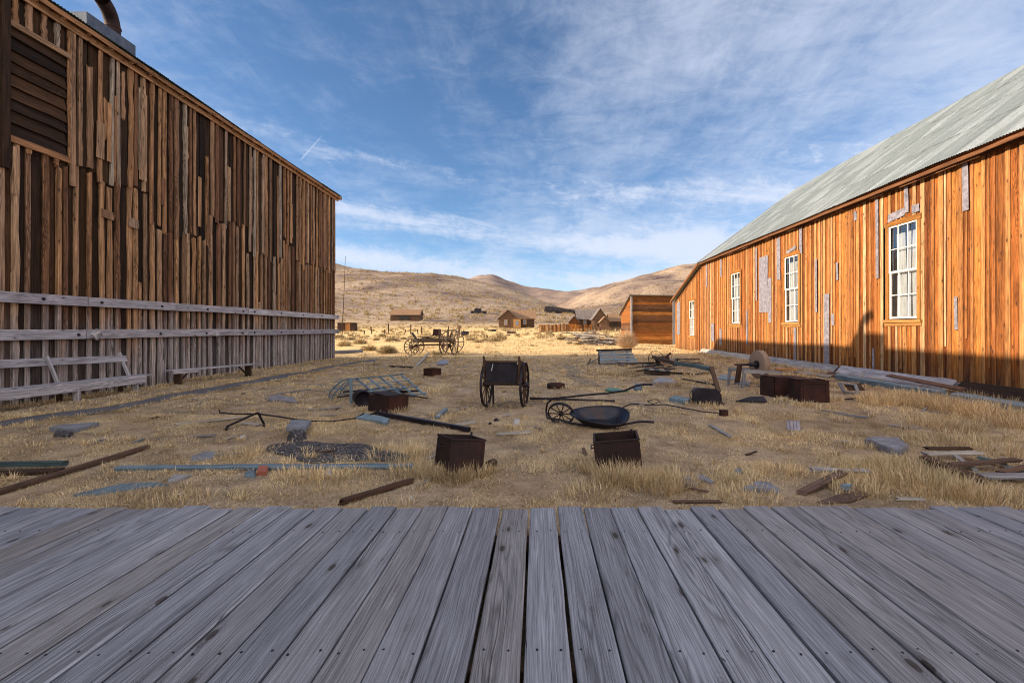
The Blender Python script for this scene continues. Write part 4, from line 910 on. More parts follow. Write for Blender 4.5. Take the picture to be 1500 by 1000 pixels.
for (a_, b_) in (((-.9, -.3, .95), (.3, .2, 1.25)), ((-.6, .3, .98), (.9, -.1, 1.1)), ((-.2, -.4, .95), (.5, -.3, 1.3)), ((-1., .1, 1.1), (-.1, .3, 1.0))): MB().plank(a_, b_, .07, .05).xf(T).build('loose_board', M['wagonwood'], e)
for x_ in (.35, .85): MB().plank((x_, -.3, .8), (x_ + .03, -.3, 1.55), .12, .10, up=(0, 1, 0)).xf(T).build('upright', M['wagonwood'], e)
MB().box((.18, -.1, 1.35), .45, .4, .4, RYm(8)).xf(T).build('crate', M['redrust'], e)
for (x_, l_) in ((-1.2, 1.2), (.95, 1.3)): MB().plank((x_, -l_ / 2, .5), (x_, l_ / 2, .5), .12, .12).xf(T).build('axle_beam', M['darkwood'], e)
MB().plank((-1.2, 0, .58), (1.0, 0, .6), .12, .1, seg=3, jit=.06).xf(T).build('reach_pole', M['brownwood'], e)
a_, b_ = G(610, 536), P(628, 517, 27.6); MB().plank(a_, b_, .12, .05, seg=3, jit=.05).build('leaning_plank', M['palewood'], label='pale plank propped up on end in front of the far wagon', cat='plank')

# ---- loose things on the ground
bar('long_plank', 'long thin blue-grey plank half sunk in grass left of the nearest iron box', 'plank', (172, 689), (604, 685.5), .085, .04, M['bluewood'], seg=14, jit=.1)
bar('plank', 'teal-grey plank at the far left edge of the yard, touching the brown pole', 'plank', (-60, 690), (97, 687), .11, .05, M['tealwood'], lift=.07)
bar('dark_plank', 'dark plank lying just under the teal-grey one at the left edge', 'plank', (-60, 700), (88, 692.5), .10, .04, M['darkwood'])
bar('wooden_pole', 'long split brown pole slanting across the left foreground grass', 'pole', (-30, 733), (216, 657), .075, .045, M['brownwood'], seg=8, jit=.08)
slabpx('board', 'pale blue leaf-shaped board near the boardwalk at lower left', 'board', [(107, 727), (148, 725), (205, 716), (247, 712), (232, 708), (180, 709), (150, 716)], .016, M['bluewood'], .0)
slabpx('board', 'grey-blue scrap behind the tip of the leaf-shaped board', 'board', [(245, 708), (268, 703), (282, 697), (255, 697), (248, 702)], .02, M['greywood'])
bar('lath', 'short pale lath in the grass right of the leaf-shaped board', 'lath', (253, 728), (268, 724), .03, .012, M['palewood'])
slabpx('flagstone', 'thin grey slab propped on a dark stone at the left of the yard', 'stone slab', [(71, 632), (110, 634), (145, 625), (120, 626), (85, 629)], .035, M['stone'], .04)
slabpx('stone', 'dark low stone under the thin grey slab at the left', 'stone', [(77, 640), (103, 641), (108, 635), (82, 634)], .06, M['gravel'])
slabpx('flagstone', 'flat bluish slab with violet end, right of the brown pole tip', 'stone slab', [(277, 678), (302, 674), (332, 666), (330, 662), (300, 665), (282, 670)], .025, M['stone'])
bar('board', 'long whitish board lying left of the iron rod stand', 'board', (259, 623), (357, 612.5), .13, .03, M['palewood'], seg=5, jit=.08)
bar('board', 'short pale board between the legs of the iron rod stand', 'board', (357, 622), (379, 624), .09, .03, M['palewood'])
bar('lath', 'small pale stick below the iron rod stand', 'lath', (327, 645), (346, 640), .05, .018, M['palewood'])
slabpx('stone', 'small cream stone right below the iron rod stand', 'stone', [(349, 643), (360, 643), (361, 639), (352, 639)], .03, M['white'])
slabpx('flagstone', 'square grey slab resting on a rock at the corner of the gravel patch', 'stone slab', [(419, 638), (448, 639), (456, 628), (427, 627)], .04, M['stone'], .10, .0)
slabpx('rock', 'mossy rock under the square grey slab', 'rock', [(420, 646), (438, 648), (450, 643), (444, 637), (424, 638)], .11, M['gravel'])
slabpx('tin_sheet', 'crumpled blue-grey metal sheet lying left of the lattice frame', 'metal sheet', [(392, 588), (415, 589), (437, 592), (430, 584), (410, 581), (396, 582)], .05, M['tin'])
bar('board', 'narrow pale board behind the crumpled metal sheet', 'board', (432, 563), (477, 565), .09, .03, M['greywood'])
bar('curved_stick', 'thin curved stick just behind the crumpled metal sheet', 'stick', (405, 578), (455, 576), .05, .03, M['greywood'], z2=.08)
bar('board', 'pale board left of the corrugated scrap', 'board', (451, 602), (499, 598), .09, .03, M['palewood'])
bar('lath', 'short whitish lath below the pale board left of the corrugated scrap', 'lath', (470, 610), (492, 609.5), .05, .02, M['palewood'])
slabpx('corrugated_scrap', 'ribbed pale blue metal scrap in front of the low iron box', 'metal scrap', [(520, 614), (545, 618), (566, 623), (571, 617), (540, 608), (530, 609)], .025, M['bluewood'], .02)
slabpx('brick', 'single red brick in the grass beside the long thin plank', 'brick', [(376, 696), (390, 697), (393, 690), (380, 688)], .06, M['brick'])
slabpx('concrete_lump', 'pale blue-white lump touching the red brick', 'stone', [(357, 699), (374, 700), (375, 692), (361, 691)], .035, M['bluewood'])
slabpx('stone', 'white stone below the gravel patch', 'stone', [(475, 698), (485, 698), (486, 691), (477, 691)], .05, M['white'])
bar('wooden_pole', 'dark brown pole reaching from the boardwalk edge up to the nearest iron box', 'pole', (498, 740), (604, 707), .08, .045, M['darkwood'], seg=5, jit=.08)
bar('lath', 'thin pale lath left of the nearest iron box foot', 'lath', (610, 713), (631, 704), .035, .014, M['palewood'])
slabpx('stone', 'small flat pale stone in grass near the boardwalk, below the nearest iron box', 'stone', [(597, 733), (606, 733), (606, 729), (599, 728)], .03, M['white'])
slabpx('tin_sheet', 'bent pale blue metal strip between the low iron box and the cart', 'metal sheet', [(637, 612), (643, 614), (656, 602), (649, 601)], .02, M['bluewood'], .03, .1)
bar('board', 'short tan board at the right end of the iron beam', 'board', (663, 625), (696, 620), .08, .03, M['palewood'])
bar('board', 'whitish board alone in the grass between the two front boxes', 'board', (730, 638), (775, 634.5), .09, .03, M['palewood'])
slabpx('stone', 'white squared stone left of the wheelbarrow wheel', 'stone', [(751, 623), (761, 623.5), (762, 618), (752, 618)], .07, M['white'])
for i, (px_, py_, s_) in enumerate(((727, 616.5, .04), (718, 621.5, .03), (683, 632, .05))):
    g = G(px_, py_); MB().rings([[g + V((math.cos(k) * s_ * (1.3 - .5 * q * q), math.sin(k) * s_, q * s_ * .8 + .005)) for k in np.linspace(0, 5.6, 9)] for q in (0, .7, 1.1, 1.3)], .5).build('clod', M['iron'], label=['small dark clod left of the white squared stone', 'tiny dark clod left of and below the other', 'dark lump at the tip of the long iron beam'][i], cat='clod')
g = G(719, 685); T = X4((g.x, g.y, g.z + .045), RZm(-25)); e = empty('rusty_can', (g.x, g.y, g.z), 'rusted tin can on its side, right of the nearest iron box', 'can')
MB().rings([[V((r_ * math.cos(k * .3927), y_, r_ * math.sin(k * .3927))) for k in range(16)] for (r_, y_) in ((.038, .0), (.045, -.05), (.047, -.05), (.047, .07), (.01, .07))], .5).xf(T).build('shell', M['redrust'], e)
bar('iron_strip', 'dark flat strip at the edge of the barn shadow, left of the far wagon', 'iron strip', (570, 537), (604, 539), .12, .05, M['iron'])
slabpx('tin_sheet', 'blue-grey metal sheet on the ground below the far wagon', 'metal sheet', [(640, 535), (650, 536), (659, 532), (654, 529), (643, 530)], .06, M['tin'], .02)
bar('grey_beam', 'long grey beam lying in the sun beside the barn corner', 'beam', (488, 518), (530, 516), .3, .18, M['greywood'])
slabpx('green_sheet', 'dark green metal sheet in the grass above the wheelbarrow handle', 'metal sheet', [(886, 573), (900, 575), (921, 574), (905, 571), (892, 570)], .03, M['green'], .01)
slabpx('blue_lump', 'pale blue block in grass right of the green sheet', 'block', [(928, 572), (939, 573), (941, 566), (930, 566)], .08, M['bluewood'])
slabpx('tin_sheet', 'violet-blue metal sheet in front of the boat-like sled', 'metal sheet', [(956, 563), (975, 562), (993, 563), (985, 558), (968, 556), (957, 559)], .05, M['tin'], .02)
slabpx('blue_box', 'flat pale blue box left of the dark tank', 'box', [(980, 588), (1008, 593), (1012, 588), (988, 584)], .09, M['bluewood'])
bar('iron_pole', 'thin dark pole lying behind the dark tank', 'pole', (1000, 559), (1048, 565), .05, .04, M['iron'], z1=.06)
bar('board', 'dark thin board right of the sled, under the raised tongue', 'board', (1020, 549), (1042, 547), .1, .05, M['darkwood'])
g = [G(944, 595) + V((0, 0, .03)), G(975, 596) + V((0, 0, .05)), G(1005, 601) + V((0, 0, .04)), G(1030, 606) + V((0, 0, .04)), G(1056, 609) + V((0, 0, .05))]
e = empty('tamping_rod', tuple(G(1060, 609)), 'thin iron rod with a square block on its end, right of the wheelbarrow', 'rod')
MB().tube(g, .012, 6).build('rod', M['iron'], e); q = G(1060, 609); MB().box(q + V((0, 0, .055)), .12, .11, .12, RZm(8)).build('block', M['redrust'], e)
q = G(958, 592); m = MB(); m.tube([q + V((.14 * math.cos(k) * (1 + .2 * math.sin(2 * k)), .22 * math.sin(k), .03 + .05 * abs(math.sin(k * 1.5)))) for k in np.linspace(0, 10, 40)], .008, 5)
m.build('wire_coil', M['iron'], label='loose coil of rusty wire at the wheelbarrow handle end', cat='wire')
q = G(1100, 590); MB().slab([q + V((-.33, .0, .02)), q + V((.32, -.06, .02)), q + V((.33, .12, .10)), q + V((.05, .13, .09))], (0, 0, .03), .5).build('dark_wedge', M['iron'], label='dark wedge-shaped iron plate between the tank and the square box', cat='iron plate')
slabpx('blue_sheet', 'blue-grey board flat on the ground left of the grindstone', 'board', [(1050, 556), (1068, 558), (1078, 557), (1070, 551), (1055, 551)], .04, M['bluewood'], .02)
slabpx('flagstone', 'grey slab under the grindstone frame', 'stone slab', [(1075, 563), (1098, 566), (1100, 560), (1080, 558)], .05, M['stone'])
e = empty('broken_crate', tuple(G(1250, 576)), 'small broken wooden crate right of the square box', 'crate'); q = G(1250, 577)
for (a_, b_) in (((-.22, 0, .06), (.05, -.12, .03)), ((-.18, .22, .24), (.1, .1, .22)), ((.05, -.1, .05), (.12, .12, .22)), ((-.22, .0, .05), (-.18, .25, .24))): MB().plank(q + V(a_), q + V(b_), .08, .035).build('side', M['greywood'], e)
MB().plank(q + V((-.1, .12, .16)), q + V((.3, .12, .16)), .25, .02, up=(0, -.6, .8)).build('panel', M['darkwood'], e)
bar('lath', 'thin pale lath right of the square box, the upper of a pair', 'lath', (1204, 602), (1240, 607), .06, .02, M['palewood'])
bar('lath', 'thin pale lath right of the square box, the lower of a pair', 'lath', (1228, 608), (1271, 613), .06, .025, M['greywood'])
bar('iron_strip', 'red-brown strip in the grass under the broken frame', 'iron strip', (1237, 586), (1277, 583), .05, .03, M['redrust'])
bar('lath', 'dull purple lath in the grass above the pale flat stone', 'lath', (1303, 624), (1349, 629), .05, .02, M['greywood'])
bar('lath', 'pale tan lath left of the pale flat stone', 'lath', (1213, 645), (1253, 650), .04, .02, M['palewood'])
slabpx('flagstone', 'thick pale blue-grey flat stone in the grass at the right', 'stone slab', [(1266, 651), (1300, 664), (1318, 668), (1331, 660), (1316, 650), (1285, 648)], .09, M['stone'])
e = empty('corrugated_scrap', tuple(G(1164, 629)), 'small tilted piece of ribbed metal half buried below the square box', 'metal scrap'); q = G(1164, 630); m = MB()
for k in range(4): m.plank(q + V((-.12 + k * .055, -.04, .0)), q + V((-.06 + k * .055, .10, .13)), .045, .016, up=(0, -.7, .7))
m.build('ribs', M['tin'], e)
bar('lath', 'small pale lath under the tilted ribbed scrap', 'lath', (1147, 638), (1167, 637), .05, .02, M['greywood'])
bar('board', 'narrow violet-grey board slanting down below the tamping rod', 'board', (1040, 624), (1072, 642), .06, .02, M['greywood'])
slabpx('stone', 'small blue stone between the right iron box and the flat wedge', 'stone', [(1075, 694), (1087, 695), (1087, 690), (1077, 689)], .04, M['bluewood'])
slabpx('shard', 'violet flat shard, right of the right-hand iron box, the left of two', 'stone slab', [(1001, 714), (1018, 716), (1022, 710), (1008, 699), (998, 700)], .025, M['stone'])
slabpx('shard', 'violet flat shard, right of the right-hand iron box, the longer of two', 'stone slab', [(1020, 704), (1040, 709), (1048, 708), (1030, 698), (1017, 697)], .025, M['stone'])
slabpx('flagstone', 'wedge-shaped bluish slab close to the boardwalk, right of centre', 'stone slab', [(1085, 721), (1110, 722), (1143, 722), (1128, 713), (1106, 711)], .05, M['stone'])
bar('board', 'short pale board at the foot of the right-hand iron box', 'board', (947, 698), (960, 707), .07, .025, M['bluewood'])
bar('plank', 'grey plank in the grass between flat stone and boardwalk', 'plank', (1187, 691), (1271, 694), .07, .04, M['greywood'])
bar('plank', 'tan broken board pointing up right near the boardwalk', 'plank', (1174, 725), (1234, 703), .10, .03, M['brownwood'], z2=.06)
slabpx('board', 'brown triangular board touching the boardwalk edge', 'board', [(1190, 738), (1245, 737), (1276, 727), (1262, 722), (1230, 726)], .012, M['brownwood'], .01, .03)
slabpx('tin_scrap', 'small bright blue scrap behind the brown triangular board', 'metal scrap', [(1231, 721), (1245, 722), (1248, 718), (1234, 717)], .02, M['bluewood'], .05)
bar('lath', 'pale strip lying along the boardwalk edge at the right', 'lath', (1312, 733), (1350, 734), .05, .02, M['palewood'])
bar('lath', 'pale strip lying along the boardwalk edge below the wedge-shaped slab', 'lath', (985, 737), (1055, 737), .04, .02, M['brownwood'])
# heap of boards at right
def hb(lbl, a, b, w, t, m_, z1, z2, **k): bar('board', lbl, 'board', a, b, w, t, m_, z1=z1, z2=z2, group='boards of the right-hand heap', **k)
hb('pale upper board of the right-hand heap', (1353, 673), (1434, 674), .10, .03, M['palewood'], .05, .07)
hb('dark board topmost on the right-hand heap', (1356, 671), (1420, 671), .07, .03, M['darkwood'], .10, .10)
hb('thick dark beam slanting across the front of the right-hand heap', (1352, 680), (1440, 712), .13, .08, M['darkwood'], .02, -.01)
hb('pinkish board in the middle of the right-hand heap', (1391, 689), (1491, 686), .10, .03, M['brownwood'], .04, .08)
hb('lowest grey board of the right-hand heap', (1438, 706), (1540, 708), .12, .035, M['greywood'], .04, .05)
hb('tan board crossing the right edge of the heap', (1465, 703), (1540, 692), .08, .03, M['brownwood'], .06, .10)
hb('teal board at the back of the right-hand heap', (1435, 676), (1470, 684), .10, .03, M['tealwood'], .03, .02)
hb('blue board at the far right end of the heap', (1478, 691), (1540, 697), .10, .03, M['bluewood'], .02, .02)
hb('short board leaning in the hollow of the right-hand heap', (1400, 678), (1428, 690), .06, .02, M['greywood'], .07, .0)
# long boards at the foot of the hall
def fb(lbl, a, b, w, t, m_, up=(-.3, 0, 1)): MB().plank(a, b, w, t, up=up, seg=12, jit=.05, rag=.05).build('base_board', m_, label=lbl, cat='board', group='long boards along the foot of the hall')
fb('slanted grey base board at the far end of the hall foot', (10.75, 31.5, .16), (10.72, 23.6, .14), .42, .04, M['palewood'], (-.75, 0, .66))
fb('slanted grey base board behind the grindstone', (10.72, 23.4, .15), (10.70, 17.2, .13), .44, .04, M['greywood'], (-.75, 0, .66))
fb('slanted grey base board beyond the broken frame', (10.70, 17.0, .14), (10.62, 12.3, .12), .46, .04, M['rail'], (-.7, 0, .7))
fb('dark base board nearest the boardwalk under the hall', (10.64, 12.1, .13), (10.6, 4, .12), .42, .04, M['darkwood'], (-.7, 0, .7))
fb('pale blue beam lying before the slanted boards', (9.55, 15.2, .10), (9.45, 11.1, .09), .16, .15, M['bluewood'])
fb('blue-grey beam at the right edge of the yard', (9.5, 10.9, .09), (9.3, 5.5, .08), .16, .14, M['bluewood'])
fb('bare tan plank lying on the slanted boards', (10.3, 14.0, .25), (10.05, 11.3, .18), .16, .04, M['brownwood'])
fb('flat dark plank between the beam and the slanted boards', (9.95, 16.5, .07), (9.8, 10.5, .06), .3, .04, M['darkwood'])
fb('whitish plank behind the square box', (9.3, 18.5, .07), (9.5, 15.5, .06), .22, .05, M['palewood'])

# small chips and tangled scraps
rr = random.Random(77)
for i in range(70):
    Yc = rr.uniform(4.2, 22); xc = rr.uniform(-1, 1) * min(Yc * 1.0, 9.3); q = V((xc, Yc, H(xc, Yc) + .025)); a = rr.uniform(0, 180); L = rr.uniform(.03, .16) * (1 + Yc * .03)
    dd = RZm(a) @ V((L, 0, rr.uniform(-.01, .02)))
    MB().plank(q - dd, q + dd, rr.uniform(.02, .07), .014, seg=2, jit=.2, rnd=rr, taper=rr.uniform(.5, 1)).build('wood_chip', M[rr.choice(['greywood', 'palewood', 'darkwood', 'brownwood', 'bluewood'])], label='small splintered wood chip lying loose in the yard grass', cat='wood chip', group='splintered wood chips in the grass')
for i in range(16):
    q = G(rr.uniform(505, 618), rr.uniform(576, 588)); q.z += rr.uniform(.03, .16); a = rr.uniform(-30, 60); L = rr.uniform(.12, .38); dd = RZm(a) @ V((L, 0, rr.uniform(-.06, .08)))
    MB().plank(q - dd, q + dd, rr.uniform(.03, .10), rr.uniform(.02, .05), seg=2, jit=.15, rnd=rr).build('scrap_piece', M[rr.choice(['iron', 'darkwood', 'rust', 'bluewood'])], label='dark broken scrap piece under the pale blue lattice frame', cat='scrap', group='scraps under the lattice frame')
for i in range(16):
    q = G(rr.uniform(925, 1015), rr.uniform(527, 549)); q.z += rr.uniform(.03, .22); a = rr.uniform(-40, 40); L = rr.uniform(.25, .8); dd = RZm(a) @ V((L, 0, rr.uniform(-.08, .12)))
    MB().plank(q - dd, q + dd, rr.uniform(.06, .14), rr.uniform(.03, .06), seg=2, jit=.15, rnd=rr).build('broken_board', M[rr.choice(['iron', 'darkwood', 'greywood', 'brownwood', 'tealwood'])], label='broken board in the tangle around the farm machine', cat='board', group='broken boards around the farm machine')
rg = []
# ================================================================== distance: houses, fences, posts
def house(name, label, cat, c, w, d, wh, rh, rz, axis, wallm, roofm, wins=(), door=None, chim=None, group=None, over=.35):
    """c=(x,y); w along local x, d along local y; ridge along axis"""
    z0 = H(*c); e = empty(name, (c[0], c[1], z0), label, cat, group); T = X4((c[0], c[1], z0), RZm(rz))
    m = MB(); b = -1.2; hw, hd = w / 2, d / 2
    if axis == 'x':
        ga = [(-hd, b), (hd, b), (hd, wh), (0, wh + rh), (-hd, wh)]
        for s_ in (-1, 1): m.poly([(s_ * hw, a, z) for a, z in (ga if s_ > 0 else ga[::-1])], .3)
        for s_ in (-1, 1): m.poly([(-hw, s_ * hd, b), (hw, s_ * hd, b), (hw, s_ * hd, wh), (-hw, s_ * hd, wh)], .6)
    else:
        ga = [(-hw, b), (hw, b), (hw, wh), (0, wh + rh), (-hw, wh)]
        for s_ in (-1, 1): m.poly([(a, s_ * hd, z) for a, z in ga], .3)
        for s_ in (-1, 1): m.poly([(s_ * hw, -hd, b), (s_ * hw, hd, b), (s_ * hw, hd, wh), (s_ * hw, -hd, wh)], .6)
    m.xf(T).build('wall', wallm, e)
    r = MB(); hs = hd if axis == 'x' else hw; hl = (hw if axis == 'x' else hd) + over; k = (hs + over) / hs
    for s_ in (-1, 1):
        q = [(-hl, 0, wh + rh + .03), (hl, 0, wh + rh + .03), (hl, s_ * hs * k, wh + rh + .03 - rh * k), (-hl, s_ * hs * k, wh + rh + .03 - rh * k)]
        if axis == 'y': q = [(y_, x_, z_) for x_, y_, z_ in q]
        r.slab(q, (0, 0, .12), .3 + .4 * (s_ > 0))
    ro = r.xf(T).build('roof', roofm, e)
    if chim: MB().box(chim, .7, .7, 1.8, tint=.4).xf(T).build('chimney', M['brick'], ro)
    for (x_, z_, ww, hh) in wins:
        f = MB().box((x_, -hd - .04, z_), ww + .24, .08, hh + .24, tint=.7).xf(T).build('window', M['trim'], e); MB().box((x_, -hd - .085, z_), ww, .03, hh).xf(T).build('pane', M['stone'], f)
    if door: MB().box((door, -hd - .05, 1.05), 1.0, .06, 2.1, tint=.1).xf(T).build('door', M['darkwood'], e)
    return e, T
# house with front gable and orange side roof
x, y = (760 - CX) / F * 132, 132.
e, T = house('wooden_house', 'brown gabled wooden house with an orange-lit side roof, alone in the far field', 'house', (x, y), 8.6, 5.5, 2.5, 2.1, 0, 'x', M['housewood'], M['houseroof'], wins=[(1.7, 1.5, .8, 1.3)], chim=None)
gg = MB(); x0, x1, xm = -5.2, -.2, -2.7
gg.poly([(x0, -4.6, -1), (x1, -4.6, -1), (x1, -4.6, 2.4), (xm, -4.6, 4.6), (x0, -4.6, 2.4)], .2); gg.poly([(x0, -4.6, -1), (x0, 0, -1), (x0, 0, 2.4), (x0, -4.6, 2.4)], .6); gg.poly([(x1, -4.6, -1), (x1, -2.8, -1), (x1, -2.8, 2.4), (x1, -4.6, 2.4)], .6)
gg.xf(T).build('front_wing', M['housewood'], e)
r = MB(); r.slab([(xm, -5, 4.65), (xm, .2, 4.65), (x0 - .4, .2, 2.1), (x0 - .4, -5, 2.1)], (0, 0, .12), .4); r.slab([(xm, -5, 4.66), (xm, .2, 4.66), (x1 + .4, .2, 2.1), (x1 + .4, -5, 2.1)], (0, 0, .12), .2); r.xf(T).build('wing_roof', M['greyroof'], e)
f = MB().box((-3.3, -4.66, 1.3), 1.0, .1, 1.6, tint=.9).xf(T).build('window', M['trim'], e); MB().box((-3.3, -4.73, 1.3), .7, .03, 1.3).xf(T).build('pane', M['stone'], f)
f = MB().box((-.3, -3.9, 1.1), 1.9, 2.0, 2.2, tint=.9).xf(T).build('porch', M['trim'], e); MB().box((-.3, -4.93, 1.1), .8, .05, 1.3).xf(T).build('pane', M['stone'], f)
# house group
x, y = (862 - CX) / F * 125, 125.
house('wooden_house', 'long grey-roofed house behind the right half of the picket fence', 'house', (x, y), 6.2, 5, 2.3, 2.2, 0, 'x', M['housewood'], M['greyroof'], group='houses behind the picket fence', wins=[(-1.2, 1.3, .7, 1.1)])
house('wooden_house', 'tall narrow gable-fronted house joined to the grey-roofed one', 'house', ((877 - CX) / F * 118, 118.), 3.2, 6, 2.6, 2.2, 0, 'y', M['housewood'], M['greyroof'], group='houses behind the picket fence', door=-.2)
house('wooden_shed', 'small peaked shed poking up behind the left part of the picket fence', 'shed', ((840 - CX) / F * 122, 122.), 2.4, 4, 1.8, 1.3, 0, 'y', M['shedwood'], M['greyroof'], group='houses behind the picket fence')
house('wooden_shed', 'low peaked lean-to at the right end of the picket fence houses', 'shed', ((885 - CX) / F * 112, 112.), 1.9, 3, 1.9, 1.0, 0, 'y', M['housewood'], M['houseroof'], group='houses behind the picket fence')
house('wooden_house', 'orange-roofed house half hidden by the leaning plank shed', 'house', ((905 - CX) / F * 128, 128.), 4.9, 5, 2.0, 1.9, 0, 'x', M['housewood'], M['houseroof'], wins=[(1.2, 1.1, .9, 1.2)], door=-1.2)
# cabin at left
x, y = (596 - CX) / F * 182, 182.
e, T = house('wooden_cabin', 'long low brown cabin with a dark open front on the left slope', 'cabin', (x, y), 11, 5, 2.1, 1.9, 0, 'x', M['housewood'], M['houseroof'], over=.3)
MB().box((-.3, -2.56, .95), 3.8, .12, 1.9).xf(T).build('opening_shade_panel', M['inside'], e)  # dark panel on the wall stands in for the shade inside
e = empty('tin_shed', ((503 - CX) / F * 100, 100, H(-40, 100)), 'row of small patched sheds in the field at the barn corner', 'shed'); x = (503 - CX) / F * 100
T = X4((x, 100, H(x, 100)), RZm(4))
MB().box((-.2, 0, .7), 1.5, 1.6, 1.9, tint=.3).xf(T).build('red_section', M['redrust'], e); MB().box((1.1, .1, .8), 1.0, 1.6, 1.8, tint=.9).xf(T).build('pale_section', M['orbatt'], e); MB().box((2.1, .1, .75), .95, 1.6, 1.7, tint=.1).xf(T).build('dark_section', M['darkwood'], e)
MB().slab([(-1.1, -1, 1.7), (2.75, -1, 1.72), (2.75, 1.1, 1.55), (-1.1, 1.1, 1.55)], (0, 0, .08), .3).xf(T).build('roof', M['greyroof'], e)
x, y = (701 - CX) / F * 222, 222.
e = empty('ruined_hut', (x, y, H(x, y)), 'tiny dark hut with a raised middle high in the field behind the wagon', 'hut'); T = X4((x, y, H(x, y)), RZm(0))
MB().box((0, 0, .4), 7.2, 3, 1.6).xf(T).build('base', M['iron'], e); MB().box((-.3, 0, 1.75), 3.0, 2.6, 1.3).xf(T).build('upper_part', M['iron'], e); MB().box((-3.7, -1.6, .6), .9, .3, .9).xf(T).build('pale_panel', M['palewood'], e)
# picket fence
def fence(name, label, a, b, h, mat, step=.28, gaps=0.):
    A, B = V(a), V(b); L = (B - A).length; d = (B - A) / L; e = empty(name, (A.x, A.y, H(A.x, A.y)), label, 'fence')
    m = MB(); k = 0.
    while k < L:
        p = A + d * k; z = H(p.x, p.y)
        if R.random() > gaps: m.plank((p.x, p.y, z - .2), (p.x + R.uniform(-.03, .03), p.y, z + h * R.uniform(.86, 1.06)), step * R.uniform(.7, .95), .03, up=(d.y, -d.x, 0))
        k += step
    m.build('pickets', mat, e); m = MB(); n_ = int(L / 2.5)
    for i in range(n_ + 1):
        p = A + d * (L * i / n_); z = H(p.x, p.y); m.plank((p.x, p.y + .08, z - .2), (p.x, p.y + .08, z + h * .95), .13, .12, up=(0, 1, 0))
    m.build('posts', M['darkwood'], e)
fence('picket_fence', 'brown plank fence in front of the far houses', ((791 - CX) / F * 92, 92, 0), ((868 - CX) / F * 95, 95, 0), 1.55, M['shedwood'])
fence('board_fence', 'low dark fence running right from the far houses', ((868 - CX) / F * 100, 100, 0), ((915 - CX) / F * 100, 100, 0), .9, M['housewood'], gaps=.1)
k = 0
for (px_, bt_, tp_, ln) in ((545, 489, 477.5, -2), (563, 490, 483, 1), (569, 488.5, 473.5, 0), (592, 486, 480, 3), (601, 485.5, 471, 1), (618, 487, 476, -1), (657, 487, 475, 0), (672.5, 494, 476, .5), (613, 487, 480, -2), (533, 488, 484, 1)):
    Yp = 80. if bt_ < 492 else 62.; g = V(((px_ - CX) / F * Yp, Yp, 0)); g.z = H(g.x, g.y); hh = (bt_ - tp_) / F * Yp
    lb_ = ['fence post leaning left of the other field posts', 'short fence post second from the barn corner side', 'tall thin fence post left of the far cabin', 'short slanting post below the far cabin left end', 'tall post below the middle of the far cabin', 'fence post at the right end of the far cabin', 'fence post above the wagon bed', 'thick dark post just behind the right wheels of the wagon', 'short stub of a post below the far cabin right end', 'lowest stub of a post beside the patched sheds'][k]
    MB().plank(g - V((0, 0, .2)), g + V((ln * .1, 0, hh)), .16 if k != 7 else .28, .15, up=(0, 1, 0), seg=2, jit=.1).build('fence_post', M['darkwood'], label=lb_, cat='post', group='old fence posts in the far field'); k += 1
g = G(492, 500); x, y = -22.5, 55.; z = H(x, y)
MB().tube([(x, y, z), (x + .25, y, z + 5.2), (x + .42, y, z + 9.6)], .06, 6, r1=.02).build('mast', M['darkwood'], label='thin leaning mast rising just past the barn corner', cat='mast')
def blob(name, label, cat, px_, py_, Y, w, h, mat, rz=0):
    x = (px_ - CX) / F * Y; z = H(x, Y); T = X4((x, Y, z - .1), RZm(rz)); m = MB()
    m.tube([(-w / 2, 0, h * .5), (-w * .42, 0, h * .5), (w * .42, 0, h * .52), (w / 2, 0, h * .5)], [h * .42, h * .5, h * .5, h * .42], 14)
    for k in (-.3, .3): m.box((w * k, 0, h * .08), .12, h * .9, .16)
    return m.xf(T).build(name, mat, label=label, cat=cat)
blob('boiler', 'dark rusty boiler drum lying beyond the wagon wheels', 'boiler', 681, 487, 70., 1.1, .75, M['iron'], 10)
blob('boiler', 'small dark rusty drum in front of the gabled house', 'boiler', 749, 487, 88., 1.6, .6, M['redrust'], -15)
blob('boiler', 'dark drum in the scrub left of the gabled house', 'boiler', 721, 484, 95., 1.6, .5, M['iron'], 5)
# pile of split lumber in the sun
rr = random.Random(31); k = 0
c = V(((872 - CX) / F * 43, 43, 0)); c.z = H(c.x, c.y)
names = [('split_rail', 'rail')]
for i in range(60):
    a = rr.uniform(-35, 25) if i % 5 else rr.uniform(50, 120); L = rr.uniform(1.3, 3.4); q = c + V((rr.uniform(-1.7, 1.9), rr.uniform(-1.8, 1.6), 0)); q.z = H(q.x, q.y) + .1 + rr.random() * (.5 if q.x > c.x else 1.0)
    d = RZm(a) @ V((L / 2, 0, 0)); d.z = rr.uniform(-.25, .25)
    if i < 3: d = V((-.55 * (1 + i * .2), .3, .65))
    MB().plank(q - d, q + d, rr.uniform(.07, .16), rr.uniform(.04, .1), seg=2, jit=.08).build('split_rail', M['palewood'] if rr.random() < .7 else M['brownwood'], label='bleached rail or board in the loose lumber pile left of the leaning shed', cat='rail', group='bleached rails of the lumber pile')

